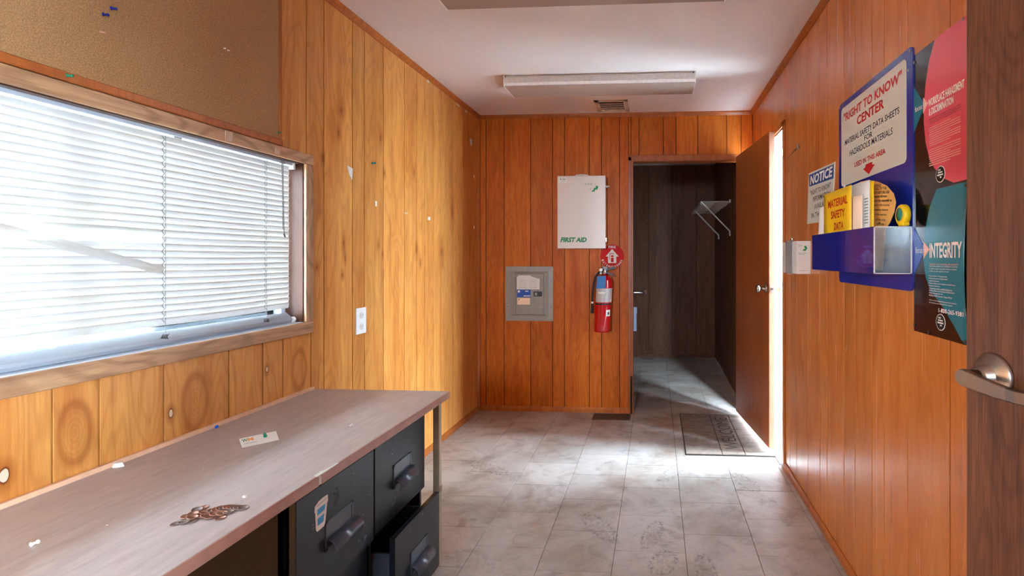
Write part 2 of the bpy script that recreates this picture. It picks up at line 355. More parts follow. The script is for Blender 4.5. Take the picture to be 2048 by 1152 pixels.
# ------------------------------------------------------------------ mesh helpers
class MB:
    def __init__(s): s.v = []; s.f = []; s.sm = []
    def add(s, vs, fs, smooth=False):
        k = len(s.v); s.v += [tuple(v) for v in vs]; s.f += [tuple(i + k for i in f) for f in fs]; s.sm += [smooth] * len(fs); return s
    def box(s, x0, x1, y0, y1, z0, z1):
        x0, x1 = sorted((x0, x1)); y0, y1 = sorted((y0, y1)); z0, z1 = sorted((z0, z1))
        return s.add([(x0,y0,z0),(x1,y0,z0),(x1,y1,z0),(x0,y1,z0),(x0,y0,z1),(x1,y0,z1),(x1,y1,z1),(x0,y1,z1)],
                     [(0,3,2,1),(4,5,6,7),(0,1,5,4),(1,2,6,5),(2,3,7,6),(3,0,4,7)])
    def bbox(s, x0, x1, y0, y1, z0, z1, c):
        """box with all edges chamfered by c"""
        x0, x1 = sorted((x0, x1)); y0, y1 = sorted((y0, y1)); z0, z1 = sorted((z0, z1))
        X = (x0, x1); Y = (y0, y1); Z = (z0, z1); vs = []; idx = {}
        for i in (0,1):
            for j in (0,1):
                for k in (0,1):
                    sx, sy, sz = (c if i == 0 else -c), (c if j == 0 else -c), (c if k == 0 else -c)
                    for a, v in (('x', (X[i], Y[j]+sy, Z[k]+sz)), ('y', (X[i]+sx, Y[j], Z[k]+sz)), ('z', (X[i]+sx, Y[j]+sy, Z[k]))):
                        idx[(i,j,k,a)] = len(vs); vs.append(v)
        fs = []
        def q(l, n):
            p = [Vector(vs[t]) for t in l]; nn = (p[1]-p[0]).cross(p[2]-p[0])
            fs.append(tuple(l) if nn.dot(Vector(n)) > 0 else tuple(reversed(l)))
        for i in (0,1): q([idx[(i,0,0,'x')],idx[(i,1,0,'x')],idx[(i,1,1,'x')],idx[(i,0,1,'x')]], (2*i-1,0,0))
        for j in (0,1): q([idx[(0,j,0,'y')],idx[(1,j,0,'y')],idx[(1,j,1,'y')],idx[(0,j,1,'y')]], (0,2*j-1,0))
        for k in (0,1): q([idx[(0,0,k,'z')],idx[(1,0,k,'z')],idx[(1,1,k,'z')],idx[(0,1,k,'z')]], (0,0,2*k-1))
        for i in (0,1):
            for j in (0,1): q([idx[(i,j,0,'x')],idx[(i,j,1,'x')],idx[(i,j,1,'y')],idx[(i,j,0,'y')]], (2*i-1,2*j-1,0))
            for k in (0,1): q([idx[(i,0,k,'x')],idx[(i,1,k,'x')],idx[(i,1,k,'z')],idx[(i,0,k,'z')]], (2*i-1,0,2*k-1))
        for j in (0,1):
            for k in (0,1): q([idx[(0,j,k,'y')],idx[(1,j,k,'y')],idx[(1,j,k,'z')],idx[(0,j,k,'z')]], (0,2*j-1,2*k-1))
        for i in (0,1):
            for j in (0,1):
                for k in (0,1): q([idx[(i,j,k,a)] for a in 'xyz'], (2*i-1,2*j-1,2*k-1))
        return s.add(vs, fs)
    def tube(s, pts, r, n=8, cap=True, radii=None):
        pts = [Vector(p) for p in pts]; rings = []; prev = None
        for i, p in enumerate(pts):
            d = (pts[min(i+1, len(pts)-1)] - pts[max(i-1, 0)]).normalized()
            if prev is None:
                u = d.cross(Vector((0,0,1)));
                if u.length < .1: u = d.cross(Vector((1,0,0)))
            else: u = prev - d * prev.dot(d)
            u.normalize(); prev = u; v = d.cross(u); rr = radii[i] if radii else r
            rings.append([p + (u*math.cos(2*math.pi*k/n) + v*math.sin(2*math.pi*k/n))*rr for k in range(n)])
        vs = [v for rg in rings for v in rg]; fs = []
        for i in range(len(rings)-1):
            for k in range(n):
                a, b = i*n+k, i*n+(k+1)%n; fs.append((a, b, b+n, a+n))
        s.add(vs, fs, True)
        if cap: s.add(rings[0], [tuple(reversed(range(n)))]); s.add(rings[-1], [tuple(range(n))])
        return s
    def lathe(s, prof, n=24, c=(0,0,0), axis='z'):
        """prof: list of (r, h) along axis from bottom to top"""
        vs = []
        for r, h in prof:
            for k in range(n):
                a = 2*math.pi*k/n; x, y = r*math.cos(a), r*math.sin(a)
                v = {'z': (x, y, h), 'x': (h, x, y), 'y': (y, h, x)}[axis]
                vs.append((v[0]+c[0], v[1]+c[1], v[2]+c[2]))
        fs = []
        for i in range(len(prof)-1):
            for k in range(n):
                a, b = i*n+k, i*n+(k+1)%n; fs.append((a, b, b+n, a+n))
        fs.append(tuple(reversed(range(n)))); fs.append(tuple((len(prof)-1)*n+k for k in range(n)))
        s.add(vs, fs[:-2], True); k0 = len(s.v) - len(vs)
        s.f += [tuple(i+k0 for i in f) for f in fs[-2:]]; s.sm += [False, False]
        return s
    def prism(s, poly, d0, d1, plane):
        """extrude a 2-D outline (a,b). plane 'L': (y,z) on the left wall; 'R' right wall; 'F': (x,z); 'D': (x,y)"""
        def P(a, b, d): return {'L': (d, a, b), 'R': (d, a, b), 'F': (a, d, b), 'D': (a, b, d)}[plane]
        n = len(poly)
        vs = [P(a, b, d0) for a, b in poly] + [P(a, b, d1) for a, b in poly]
        fs = [tuple(range(n)), tuple(reversed(range(n, 2*n)))] + [(i, i+n, (i+1)%n+n, (i+1)%n) for i in range(n)]
        # orientation
        area = sum(poly[i][0]*poly[(i+1)%n][1]-poly[(i+1)%n][0]*poly[i][1] for i in range(n))
        e1 = Vector(P(1,0,0))-Vector(P(0,0,0)); e2 = Vector(P(0,1,0))-Vector(P(0,0,0)); nd = Vector(P(0,0,1))-Vector(P(0,0,0))
        sg = e1.cross(e2).dot(nd)*area*(d1-d0)
        if sg > 0: fs = [tuple(reversed(f)) for f in fs]
        return s.add(vs, fs)
    def build(s, name, material, parent=None, org=(0,0,0)):
        me = bpy.data.meshes.new(name)
        o3 = ORG.get(parent.name, (0,0,0)) if parent else org
        me.from_pydata([(x-o3[0], y-o3[1], z-o3[2]) for x, y, z in s.v], [], s.f)
        me.polygons.foreach_set('use_smooth', s.sm); me.materials.append(material); me.update()
        o = bpy.data.objects.new(name, me); COL.objects.link(o)
        ORG[o.name] = o3
        if parent: o.parent = parent
        else: o.location = o3
        return o
ORG = {}
def empty(name, loc, rz=0, local=False):
    o = bpy.data.objects.new(name, None); COL.objects.link(o); o.location = loc; o.rotation_euler = (0,0,rz)
    o.empty_display_size = .05
    ORG[o.name] = (0,0,0) if local else tuple(loc)
    return o
def tag(o, label, cat, group=None):
    o['label'] = label; o['category'] = cat
    if group: o['group'] = group
    return o
def struct(o, label=None):
    o['kind'] = 'structure'
    if label: o['label'] = label
    return o
def thing(name, loc, label, cat, group=None, rz=0, local=False): return tag(empty(name, loc, rz, local), label, cat, group)

def text(body, a, b, wd, ht, d, plane, material, parent, name='lettering', shear=0.0, bold=0.0, th=.0005, depth_dir=None, tilt=0.0, space=1.0):
    """lettering whose box starts at (a,b)=(left,bottom) on a plane; wd x ht in metres.
       plane 'F': far wall (faces -Y); 'R': right wall (faces -X, reads towards the camera); 'D': flat, reads +X; 'V': flat, reads +Y"""
    cu = bpy.data.curves.new(name, 'FONT'); cu.body = body; cu.size = 1; cu.offset = bold; cu.shear = shear; cu.resolution_u = 2; cu.space_character = space
    tmp = bpy.data.objects.new(name, cu); COL.objects.link(tmp)
    dg = bpy.context.evaluated_depsgraph_get(); me0 = bpy.data.meshes.new_from_object(tmp.evaluated_get(dg))
    bpy.data.objects.remove(tmp); bpy.data.curves.remove(cu)
    vs = [v.co.copy() for v in me0.vertices]; fs = [tuple(p.vertices) for p in me0.polygons]; bpy.data.meshes.remove(me0)
    if not vs: return None
    x0 = min(v.x for v in vs); x1 = max(v.x for v in vs); y0 = min(v.y for v in vs); y1 = max(v.y for v in vs)
    mb = MB(); out = []
    for v in vs:
        u = (v.x-x0)/(x1-x0)*wd; h = (v.y-y0)/(y1-y0)*ht
        if tilt: u, h = u*math.cos(tilt)-h*math.sin(tilt), u*math.sin(tilt)+h*math.cos(tilt)
        out.append({'F': (a+u, d, b+h), 'R': (d, a-u, b+h), 'D': (a+u, b+h, d), 'V': (a-h, b+u, d), 'U': (u+a, h+b, d)}[plane])
    mb.add(out, fs)
    return mb.build(name, material, parent)

# ------------------------------------------------------------------ room shell
XL, XR, YF, ZC = -1.473, 0.77, 4.145, 2.438
TH = 0.007     # panel thickness
def plank_run(wall, edges, z0, z1, plane, face, sgn, material, gap=.0046, name='plank'):
    """vertical panel boards between edges; face = coordinate of the visible surface, sgn = direction into the wall"""
    for a, b in zip(edges[:-1], edges[1:]):
        a2, b2 = min(a, b)+gap/2, max(a, b)-gap/2
        c = .0008; mb = MB(); d = face; e = face + sgn*TH
        P = (lambda u, z, dd: (dd, u, z)) if plane in 'LR' else (lambda u, z, dd: (u, dd, z))
        vs = [P(a2, z0, e), P(b2, z0, e), P(b2, z1, e), P(a2, z1, e), P(a2, z0, d+sgn*c), P(b2, z0, d+sgn*c), P(b2, z1, d+sgn*c), P(a2, z1, d+sgn*c),
              P(a2+c, z0, d), P(b2-c, z0, d), P(b2-c, z1, d), P(a2+c, z1, d)]
        fs = [(0,1,2,3),(0,4,5,1),(1,5,6,2),(2,6,7,3),(3,7,4,0),(4,8,9,5),(5,9,10,6),(6,10,11,7),(7,11,8,4),(8,11,10,9)]
        mid = Vector(P(0,0,d)) - Vector(P(0,0,e))
        n = (Vector(vs[11])-Vector(vs[8])).cross(Vector(vs[10])-Vector(vs[8]))
        if n.dot(mid) < 0: fs = [tuple(reversed(f)) for f in fs]
        mb.add(vs, fs); mb.build(name, material, wall)

# floor: sub-slab + individual 12-inch tiles
mb = MB().box(-1.6, .9, -2.3, 6.6, -.10, -.004); floor = struct(mb.build('floor', M['subfloor']))
T = .3048; gp = .0022
cols = [(-1.473,-1.40)] + [(.124-T*(5-k), .124-T*(4-k)) for k in range(0, 5)] + [(.124,.429),(.429,.734),(.734,.768)]
for ci, (xa, xb) in enumerate(cols):
    off = 2.19 if ci % 2 else 2.34
    y = off - T*math.ceil((off-1.62)/T)
    while y < 6.5:
        ya, yb = y, min(y+T, 6.498); y += T
        xb2 = xb
        if ya > 4.1 and xb > .734: continue
        dz = random.uniform(-.0004, .0004)
        mb = MB()
        x0, x1, y0, y1 = xa+gp/2, xb2-gp/2, ya+gp/2, yb-gp/2; c = .0012
        if (x1-x0) < .01 or (y1-y0) < .01: continue
        mb.add([(x0,y0,-.004),(x1,y0,-.004),(x1,y1,-.004),(x0,y1,-.004),(x0,y0,-.0012+dz),(x1,y0,-.0012+dz),(x1,y1,-.0012+dz),(x0,y1,-.0012+dz),
                (x0+c,y0+c,dz),(x1-c,y0+c,dz),(x1-c,y1-c,dz),(x0+c,y1-c,dz)],
               [(0,1,5,4),(1,2,6,5),(2,3,7,6),(3,0,4,7),(4,5,9,8),(5,6,10,9),(6,7,11,10),(7,4,8,11),(8,9,10,11)])
        mb.build('tile', M['tile'], floor)
o = MB().box(-1.473, .768, -2.2, 1.6, -.004, -.0004).build('floor_covering', M['tile'], floor)

struct(MB().box(-1.6, .9, -2.3, 6.62, ZC, ZC+.08).build('ceiling', M['ceiling']))

# left wall (backing with window opening)
WY0, WY1, WZ0, WZ1 = .45, 2.045, .99, 1.655
bk = XL-TH
mb = MB(); mb.box(bk, -1.57, -2.3, WY0, 0, ZC).box(bk, -1.57, WY1, 6.6, 0, ZC).box(bk, -1.57, WY0, WY1, 0, WZ0-.004).box(bk, -1.57, WY0, WY1, WZ1, ZC)
wl = struct(mb.build('wall_left', M['groove']))
plank_run(wl, [-.4,-.24,-.02,.11,.3,.45,.6,.72,.86,1.007,1.157,1.262,1.44,1.673,1.825,1.928,2.091], 0, .962, 'L', XL, -1, M['panel_left'])
plank_run(wl, [-.4,-.15,.1,.3,WY0+0.0], .962, ZC, 'L', XL, -1, M['panel_left'])
plank_run(wl, [WY0,.75,1.0,1.2,1.45,1.7,1.885,2.063], WZ1+.002, ZC, 'L', XL, -1, M['panel_left'])
plank_run(wl, [2.063,2.177], 1.68, ZC, 'L', XL, -1, M['panel_left'])
plank_run(wl, [2.091,2.177], .0, 1.68, 'L', XL, -1, M['panel_left'])
plank_run(wl, [2.177,2.389,2.491,2.671,2.901,3.054,3.159,3.29,3.40,3.614,3.806,4.145], 0, ZC, 'L', XL, -1, M['panel_left'])
plank_run(wl, [-2.2,-1.9,-1.7,-1.35,-1.1,-.85,-.6,-.4], 0, ZC, 'L', XL, -1, M['panel_left'])
plank_run(wl, [4.235,4.6,5.0,5.4,5.8,6.2,6.5], 0, ZC, 'L', XL, -1, M['panel_dark'])

# right wall: doorway at y 3.14..4.03, added rear window y -1.45..-.25
DY0, DY1, DZ = 3.14, 4.03, 2.06
RW = (-1.35, -.35, .75, 1.80)
bk = XR+TH
mb = MB(); mb.box(bk, .87, -2.3, RW[0], 0, ZC).box(bk, .87, RW[1], DY0, 0, ZC).box(bk, .87, RW[0], RW[1], 0, RW[2]).box(bk, .87, RW[0], RW[1], RW[3], ZC)
mb.box(bk, .87, DY1, 4.3, 0, ZC).box(bk, .87, DY0, DY1, DZ, ZC)
wr = struct(mb.build('wall_right', M['groove']))
plank_run(wr, [-.35,0,.2,.42,.6,.8,.98,1.18,1.391,1.618,1.78,1.877,2.034,2.15,2.36,2.459,2.65,2.864,3.001,DY0], 0, ZC, 'R', XR, 1, M['panel_right'])
plank_run(wr, [DY0,3.30,3.42,3.63,3.78,3.94,DY1], DZ, ZC, 'R', XR, 1, M['panel_right'])
plank_run(wr, [DY1,4.145], 0, ZC, 'R', XR, 1, M['panel_right'])
plank_run(wr, [-2.2,-1.9,-1.65,-1.35], 0, ZC, 'R', XR, 1, M['panel_right'])
plank_run(wr, [-1.35,-1.1,-.7,-.35], 0, RW[2], 'R', XR, 1, M['panel_right'])
plank_run(wr, [-1.35,-1.1,-.7,-.35], RW[3], ZC, 'R', XR, 1, M['panel_right'])

# far partition with doorway x -.207...69
FX0, FX1, FZ = -.207, .705, 2.06
bk = YF+TH
mb = MB(); mb.box(-1.48, FX0, bk, 4.235, 0, ZC).box(FX1, .78, bk, 4.235, 0, ZC).box(FX0, FX1, bk, 4.235, FZ, ZC)
wf = struct(mb.build('wall_far', M['groove']))
plank_run(wf, [XL,-1.41,-1.258,-1.034,-.853,-.753,-.549,-.448,-.301,-.228,FX0], 0, ZC, 'F', YF, 1, M['panel_far'])
plank_run(wf, [FX0,-.142,.056,.157,.332,.562,.679], FZ, ZC, 'F', YF, 1, M['panel_far'])
plank_run(wf, [.679,.768], FZ, ZC, 'F', YF, 1, M['panel_far'])
plank_run(wf, [FX1,.768], 0, FZ, 'F', YF, 1, M['panel_far'])

# rear room beyond the doorway
w2 = struct(MB().box(-1.6, .9, 6.5+TH, 6.6, 0, ZC).build('wall_back_of_rear_room', M['groove']))
plank_run(w2, [-1.47,-1.1,-.7,-.40,-.10,.20,.50,.735], 0, ZC, 'F', 6.5, 1, M['panel_dark'])
w3 = struct(MB().box(.735+TH, .87, 4.235, 6.5, 0, ZC).build('wall_right_of_rear_room', M['groove']))
plank_run(w3, [4.236,4.55,4.85,5.2,5.5,5.8,6.15,6.5], 0, ZC, 'R', .735, 1, M['panel_dark'])
BW = (-1.10, -.50, 1.30, 1.90)
w4 = struct(MB().box(-1.6, BW[0], -2.3, -2.2, 0, ZC).box(BW[1], .9, -2.3, -2.2, 0, ZC).box(BW[0], BW[1], -2.3, -2.2, 0, BW[2]).box(BW[0], BW[1], -2.3, -2.2, BW[3], ZC).build('wall_back', M['trim']))
w3_ = struct(empty('added_window_3', (-.8, -2.2, BW[2])))  # added unseen window, gives the far wall frontal daylight
MB().box(BW[0], BW[0]+.04, -2.27, -2.22, BW[2], BW[3]).box(BW[1]-.04, BW[1], -2.27, -2.22, BW[2], BW[3]).box(BW[0], BW[1], -2.27, -2.22, BW[2], BW[2]+.04).box(BW[0], BW[1], -2.27, -2.22, BW[3]-.04, BW[3]).build('window_frame', M['alu'], w3_)
MB().box(BW[0]+.04, BW[1]-.04, -2.25, -2.246, BW[2]+.04, BW[3]-.04).build('window_pane', M['glass'], w3_)

# trims
def trim(name, mb, m=None): return struct(mb.build(name, m or M['trim']))
trim('trim_1', MB().prism([(XL, ZC), (XL+.022, ZC), (XL+.018, ZC-.012), (XL+.004, ZC-.030), (XL, ZC-.030)], -2.2, YF, 'F'))
trim('trim_2', MB().prism([(XR, ZC), (XR-.022, ZC), (XR-.018, ZC-.012), (XR-.004, ZC-.030), (XR, ZC-.030)], -2.2, YF, 'F'))
trim('trim_3', MB().prism([(YF, ZC), (YF-.022, ZC), (YF-.018, ZC-.012), (YF-.004, ZC-.030), (YF, ZC-.030)], XL+.02, XR-.02, 'R'))
trim('trim_4', MB().prism([(XL, YF), (XL+.020, YF), (XL+.016, YF-.012), (XL+.004, YF-.024), (XL, YF-.024)], .0, ZC-.03, 'D'))
trim('trim_5', MB().bbox(.735-.012, .735, 6.488, 6.5, 0, ZC, .002), M['panel_dark'])
struct(MB().prism([(XL, 0), (XL+.013, 0), (XL+.013, .026), (XL+.006, .040), (XL, .040)], -2.2, YF-.024, 'F').build('baseboard_left', M['trim']))
struct(MB().prism([(XR, 0), (XR-.013, 0), (XR-.013, .026), (XR-.006, .040), (XR, .040)], -2.2, DY0-.05, 'F').build('baseboard_right', M['trim']))
struct(MB().prism([(YF, 0), (YF-.013, 0), (YF-.013, .026), (YF-.006, .040), (YF, .040)], XL+.02, FX0-.002, 'R').build('baseboard_far', M['trim']))
struct(MB().box(-1.4, .735, 6.488, 6.5, 0, .04).build('baseboard_rear_room', M['panel_dark']))

# far doorway frame + leaf
d1 = struct(empty('door_1', (FX0, YF, 0)))
mb = MB().box(FX0, FX0+.016, YF-.004, 4.237, 0, FZ).box(FX1-.0, FX1+.012, YF-.002, 4.237, 0, FZ).box(FX0, FX1, YF-.004, 4.237, FZ-.016, FZ)
mb.build('door_frame', M['trim'], d1)
mb = MB().bbox(FX0-.024, FX0+.004, YF-.012, YF, 0, FZ+.02, .002).bbox(FX0-.024, .679, YF-.012, YF, FZ-.012, FZ+.034, .003)
mb.build('door_casing', M['trim'], d1)
MB().box(FX0-.004, FX0+.010, 4.12, 4.20, 0, .30).build('kick_strip', M['groove'], d1)
# leaf: local frame, u along the leaf from the hinge
hx, hy = .630, 4.095; fx, fy = .7155, 3.30
ang = math.atan2(fy-hy, fx-hx); LW = math.hypot(fx-hx, fy-hy)
leaf = empty('door_2', (hx, hy, 0), ang, local=True); struct(leaf, 'brown flush door standing open towards the right wall')
# local +x from hinge to free edge, local +y to the right wall side
MB().bbox(0, LW, 0.0, .036, .045, 2.065, .0015).build('door_leaf', M['leaf'], leaf)
MB().box(LW-.0003, LW+.0008, .001, .035, .047, 2.063).build('edge_band', M['leaf_edge'], leaf)
for z in (.25, 1.05, 1.85):
    MB().tube([(-.006, .040, z-.045), (-.006, .040, z+.045)], .006, 8).box(-.006, .03, .036, .0385, z-.045, z+.045).build('hinge', M['nickel2'], leaf)
kz = 1.063; ku = LW-.062
def knob(sgn, y0):
    mb = MB().lathe([(.030, 0), (.031, .004), (.024, .010), (.012, .014), (.010, .030), (.014, .036), (.024, .042), (.0265, .052), (.024, .062), (.014, .067), (.004, .068)], 24, axis='y')
    mb.v = [(x+ku, y*sgn+y0, z+kz) for x, y, z in mb.v]
    if sgn < 0: mb.f = [tuple(reversed(f)) for f in mb.f]
    mb.build('door_knob', M['nickel'], leaf)
knob(-1, 0.0); knob(1, .036)
lp = MB().box(LW+.0006, LW+.0016, .006, .030, kz-.028, kz+.028).build('latch_plate', M['nickel'], leaf)
MB().tube([(LW+.001, .018, kz), (LW+.010, .018, kz)], .007, 10).build('latch_bolt', M['nickel2'], lp)

# exterior doorway in the right wall
d3 = struct(empty('door_3', (XR, DY0, 0)))
MB().box(XR-.0, .90, DY0, DY0+.012, 0, DZ).box(XR, .90, DY1-.012, DY1, 0, DZ).box(XR, .90, DY0, DY1, DZ-.012, DZ).build('door_frame', M['jamb'], d3)
MB().bbox(XR-.010, XR, DY0-.035, DY0+.004, 0, DZ+.03, .003).bbox(XR-.010, XR, DY0-.035, DY1+.02, DZ-.004, DZ+.03, .003).build('door_casing', M['trim'], d3)
MB().box(XR-.02, .92, DY0+.012, DY1-.012, -.004, .012).build('threshold', M['alu'], d3)

# added exterior leaf, swung out on its far jamb to narrow the daylight
xl = struct(empty('added_door_5', (.875, 4.015, 0), math.atan2(-.50, .72), local=True), 'added white exterior door leaf swung outwards to shape the daylight')
MB().bbox(0, .86, 0, .040, .016, 2.04, .002).build('door_leaf', M['extleaf'], xl)
for z in (.45, 1.55): MB().box(.10, .76, -.006, 0, z-.32, z-.30).box(.10, .76, -.006, 0, z+.30, z+.32).box(.10, .12, -.006, 0, z-.30, z+.30).box(.74, .76, -.006, 0, z-.30, z+.30).build('raised_moulding', M['extleaf'], xl)

# added unseen screen, blocks part of the daylight entering the exterior doorway
struct(MB().bbox(1.62, 1.66, 2.72, 3.07, -.8, 2.5, .004).build('added_light_screen', M['oakdoor']))

# near door with lever, standing open
ax, ay = .583, 1.0; bx_, by_ = .742, .21
ang2 = math.atan2(by_-ay, bx_-ax); LW2 = math.hypot(bx_-ax, by_-ay)
nd = empty('door_4', (ax, ay, 0), ang2, local=True); struct(nd, 'dark oak door with a satin lever standing open beside the camera')
# local +x from free edge to hinge; room side (towards -x world) is local -y
MB().bbox(0, LW2, 0, .044, .012, 2.04, .0015).build('door_leaf', M['oakdoor'], nd)
lev = MB().lathe([(.040, .0), (.0405, .003), (.037, .007), (.022, .016), (.0195, .017), (.0185, .030), (.0155, .031), (.0135, .034)], 40, axis='y')
lz = 1.052; lu = .062
lev.v = [(x+lu, -y, z+lz) for x, y, z in lev.v]; lev.f = [tuple(reversed(f)) for f in lev.f]
ro = lev.build('rosette', M['nickel'], nd)
# lever: cylinder neck then a flat blade from the rounded tip, a corner, and the return
mb = MB().tube([(lu, -.030, lz), (lu, -.058, lz)], .0125, 24)
mb.build('lever_neck', M['nickel2'], nd)
def blade(pts, th):
    """pts: (u, n, half height) stations; blade thickness th along n; the first stations form a rounded end"""
    mb = MB(); rings = []
    for u, n, h, zc in pts:
        c = min(.0015, h*.3)
        rings.append([(u, -n, zc-h+c), (u, -n, zc+h-c), (u, -n+c, zc+h), (u, -n+th-c, zc+h), (u, -n+th, zc+h-c), (u, -n+th, zc-h+c), (u, -n+th-c, zc-h), (u, -n+c, zc-h)])
    vs = [v for r_ in rings for v in r_]; fs = []
    for i in range(len(rings)-1):
        for k in range(8): a, b = i*8+k, i*8+(k+1) % 8; fs.append((a, b, b+8, a+8))
    fs.append(tuple(reversed(range(8)))); fs.append(tuple((len(rings)-1)*8+k for k in range(8)))
    return mb.add(vs, fs)
st = []
for k in range(7):
    a = math.pi/2*k/6; st.append((lu-.003-.0145*math.cos(a), .062, max(.0006, .0150*math.sin(a)), lz-.002))
st += [(lu+.04, .063, .0125, lz-.006), (lu+.087, .064, .0105, lz-.008)]
blade(st, .012).build('lever_blade', M['nickel'], nd)
blade([(lu+.087, .064, .0105, lz-.008), (lu+.10, .061, .0103, lz-.009), (lu+.135, .046, .0098, lz-.010)], .012).build('lever_return', M['nickel2'], nd)

# outside: landing, ground
struct(MB().box(.92, 2.6, 2.2, 5.2, -.12, -.02).build('floor_landing', M['outside']))
struct(MB().box(-30, 30, -30, 40, -.9, -.8).build('floor_yard', M['outside']))

# added unseen window behind the camera, brightens the left wall
w2_ = struct(empty('added_window_2', (XR, RW[0], RW[2])))
MB().box(.80, .85, RW[0], RW[0]+.04, RW[2], RW[3]).box(.80, .85, RW[1]-.04, RW[1], RW[2], RW[3]).box(.80, .85, RW[0], RW[1], RW[2], RW[2]+.04).box(.80, .85, RW[0], RW[1], RW[3]-.04, RW[3]).build('window_frame', M['alu'], w2_)
MB().box(.82, .824, RW[0]+.04, RW[1]-.04, RW[2]+.04, RW[3]-.04).build('window_pane', M['glass'], w2_)

# ------------------------------------------------------------------ left window
w1 = struct(empty('window_1', (XL, 1.25, WZ0)))
mb = MB()
mb.bbox(XL, XL+.014, WY0-.046, WY1+.046, WZ0-.047, WZ0+.001, .002); mb.build('window_casing', M['oak'], w1)
mb = MB().bbox(XL, XL+.014, WY0-.046, WY1+.046, WZ1-.001, WZ1+.041, .002); mb.build('window_casing', M['oak'], w1)
MB().bbox(XL, XL+.014, WY1-.001, WY1+.046, WZ0+.0015, WZ1-.0015, .002).build('window_casing', M['oak_v'], w1)
MB().bbox(XL, XL+.014, WY0-.046, WY0+.001, WZ0+.0015, WZ1-.0015, .002).build('window_casing', M['oak_v'], w1)
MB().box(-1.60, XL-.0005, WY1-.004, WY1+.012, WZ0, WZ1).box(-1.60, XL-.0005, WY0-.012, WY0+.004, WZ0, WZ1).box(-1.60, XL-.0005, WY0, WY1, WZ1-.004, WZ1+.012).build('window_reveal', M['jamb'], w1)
MB().bbox(-1.60, XL+.002, WY0, WY1, WZ0-.02, WZ0+.003, .002).build('window_sill', M['alu_white'], w1)
mb = MB(); fx0, fx1 = -1.585, -1.550
mb.box(fx0, fx1, WY1-.028, WY1, WZ0+.003, WZ1).box(fx0, fx1, WY0, WY0+.028, WZ0+.003, WZ1).box(fx0, fx1, WY0+.028, WY1-.028, WZ0+.003, WZ0+.036).box(fx0, fx1, WY0+.028, WY1-.028, WZ1-.028, WZ1)
mb.box(-1.575, -1.555, 1.235, 1.265, WZ0+.036, WZ1-.028)
mb.build('window_frame', M['alu'], w1)
MB().box(-1.570, -1.567, WY0+.028, WY1-.028, WZ0+.036, WZ1-.028).build('window_pane', M['glass'], w1)

# blind
bl = thing('venetian_blind', (-1.51, 1.25, WZ0+.004), 'white mini blind with a broken slat hanging in the oak cased window', 'blind')
BX = -1.510; BY0, BY1 = WY0+.03, 2.008
def sagf(y, k):           # lower slats rest unevenly
    return -0.0022*k/29*math.sin((y-1.46)*7.7)
def slat_mesh(ya, yb, zc, k, tilt=79, n=26, path=None):
    mb = MB(); rows = []
    for i in range(n+1):
        s_ = i/n; y = ya+(yb-ya)*s_
        z = zc + sagf(y, k) if path is None else path(s_)[0]
        tl = R(tilt if path is None else path(s_)[1]); xo = 0 if path is None else path(s_)[2]
        row = []
        for j in range(5):
            e = (j-2)/2*.0125; bow = .0016*(1-((j-2)/2)**2)
            # upper edge leans to the room, crown to the room
            x = BX + xo + e*math.cos(tl) + bow*math.sin(tl); zz = z + e*math.sin(tl) - bow*math.cos(tl)
            row.append((x, y, zz))
        rows.append(row)
    vs = [v for r_ in rows for v in r_]; fs = []
    for i in range(n):
        for j in range(4): a = i*5+j; fs.append((a, a+5, a+6, a+1))
    mb.add(vs, fs, True); return mb
zt = 1.624; pitch = .0207; NS = 28; BROK = 15
for k in range(NS):
    z = zt - pitch*k
    if k == BROK:
        slat_mesh(1.466, BY1, z, k).build('slat', M['slat'], bl)
        z1 = 1.222
        o = slat_mesh(.62, 1.464, z, k, n=30, path=lambda s_: (1.222 + .108*min(1.0, (1-s_)/.46) + .03*max(0, (1-s_-.46)), 66+6*s_, .006)).build('slat', M['slat'], bl)
        o['label'] = 'bent slat hanging loose and slanting across the others'
        continue
    if k in (14,):
        o = slat_mesh(BY0, BY1, z, k, n=40, path=lambda s_, z=z: (z + .006*math.exp(-((BY0+(BY1-BY0)*s_-1.27)/.16)**2), 76-26*math.exp(-((BY0+(BY1-BY0)*s_-1.27)/.17)**2), 0)).build('slat', M['slat'], bl)
        continue
    slat_mesh(BY0, BY1, z, k, tilt=79+random.uniform(-2, 2)).build('slat', M['slat'], bl)
MB().bbox(BX-.014, BX+.014, BY0-.004, BY1+.006, 1.640, 1.6545, .0015).build('head_rail', M['alu'], bl)
MB().bbox(BX-.016, BX+.018, BY1+.004, BY1+.016, 1.626, 1.6545, .0015).build('head_bracket', M['whitepl'], bl)
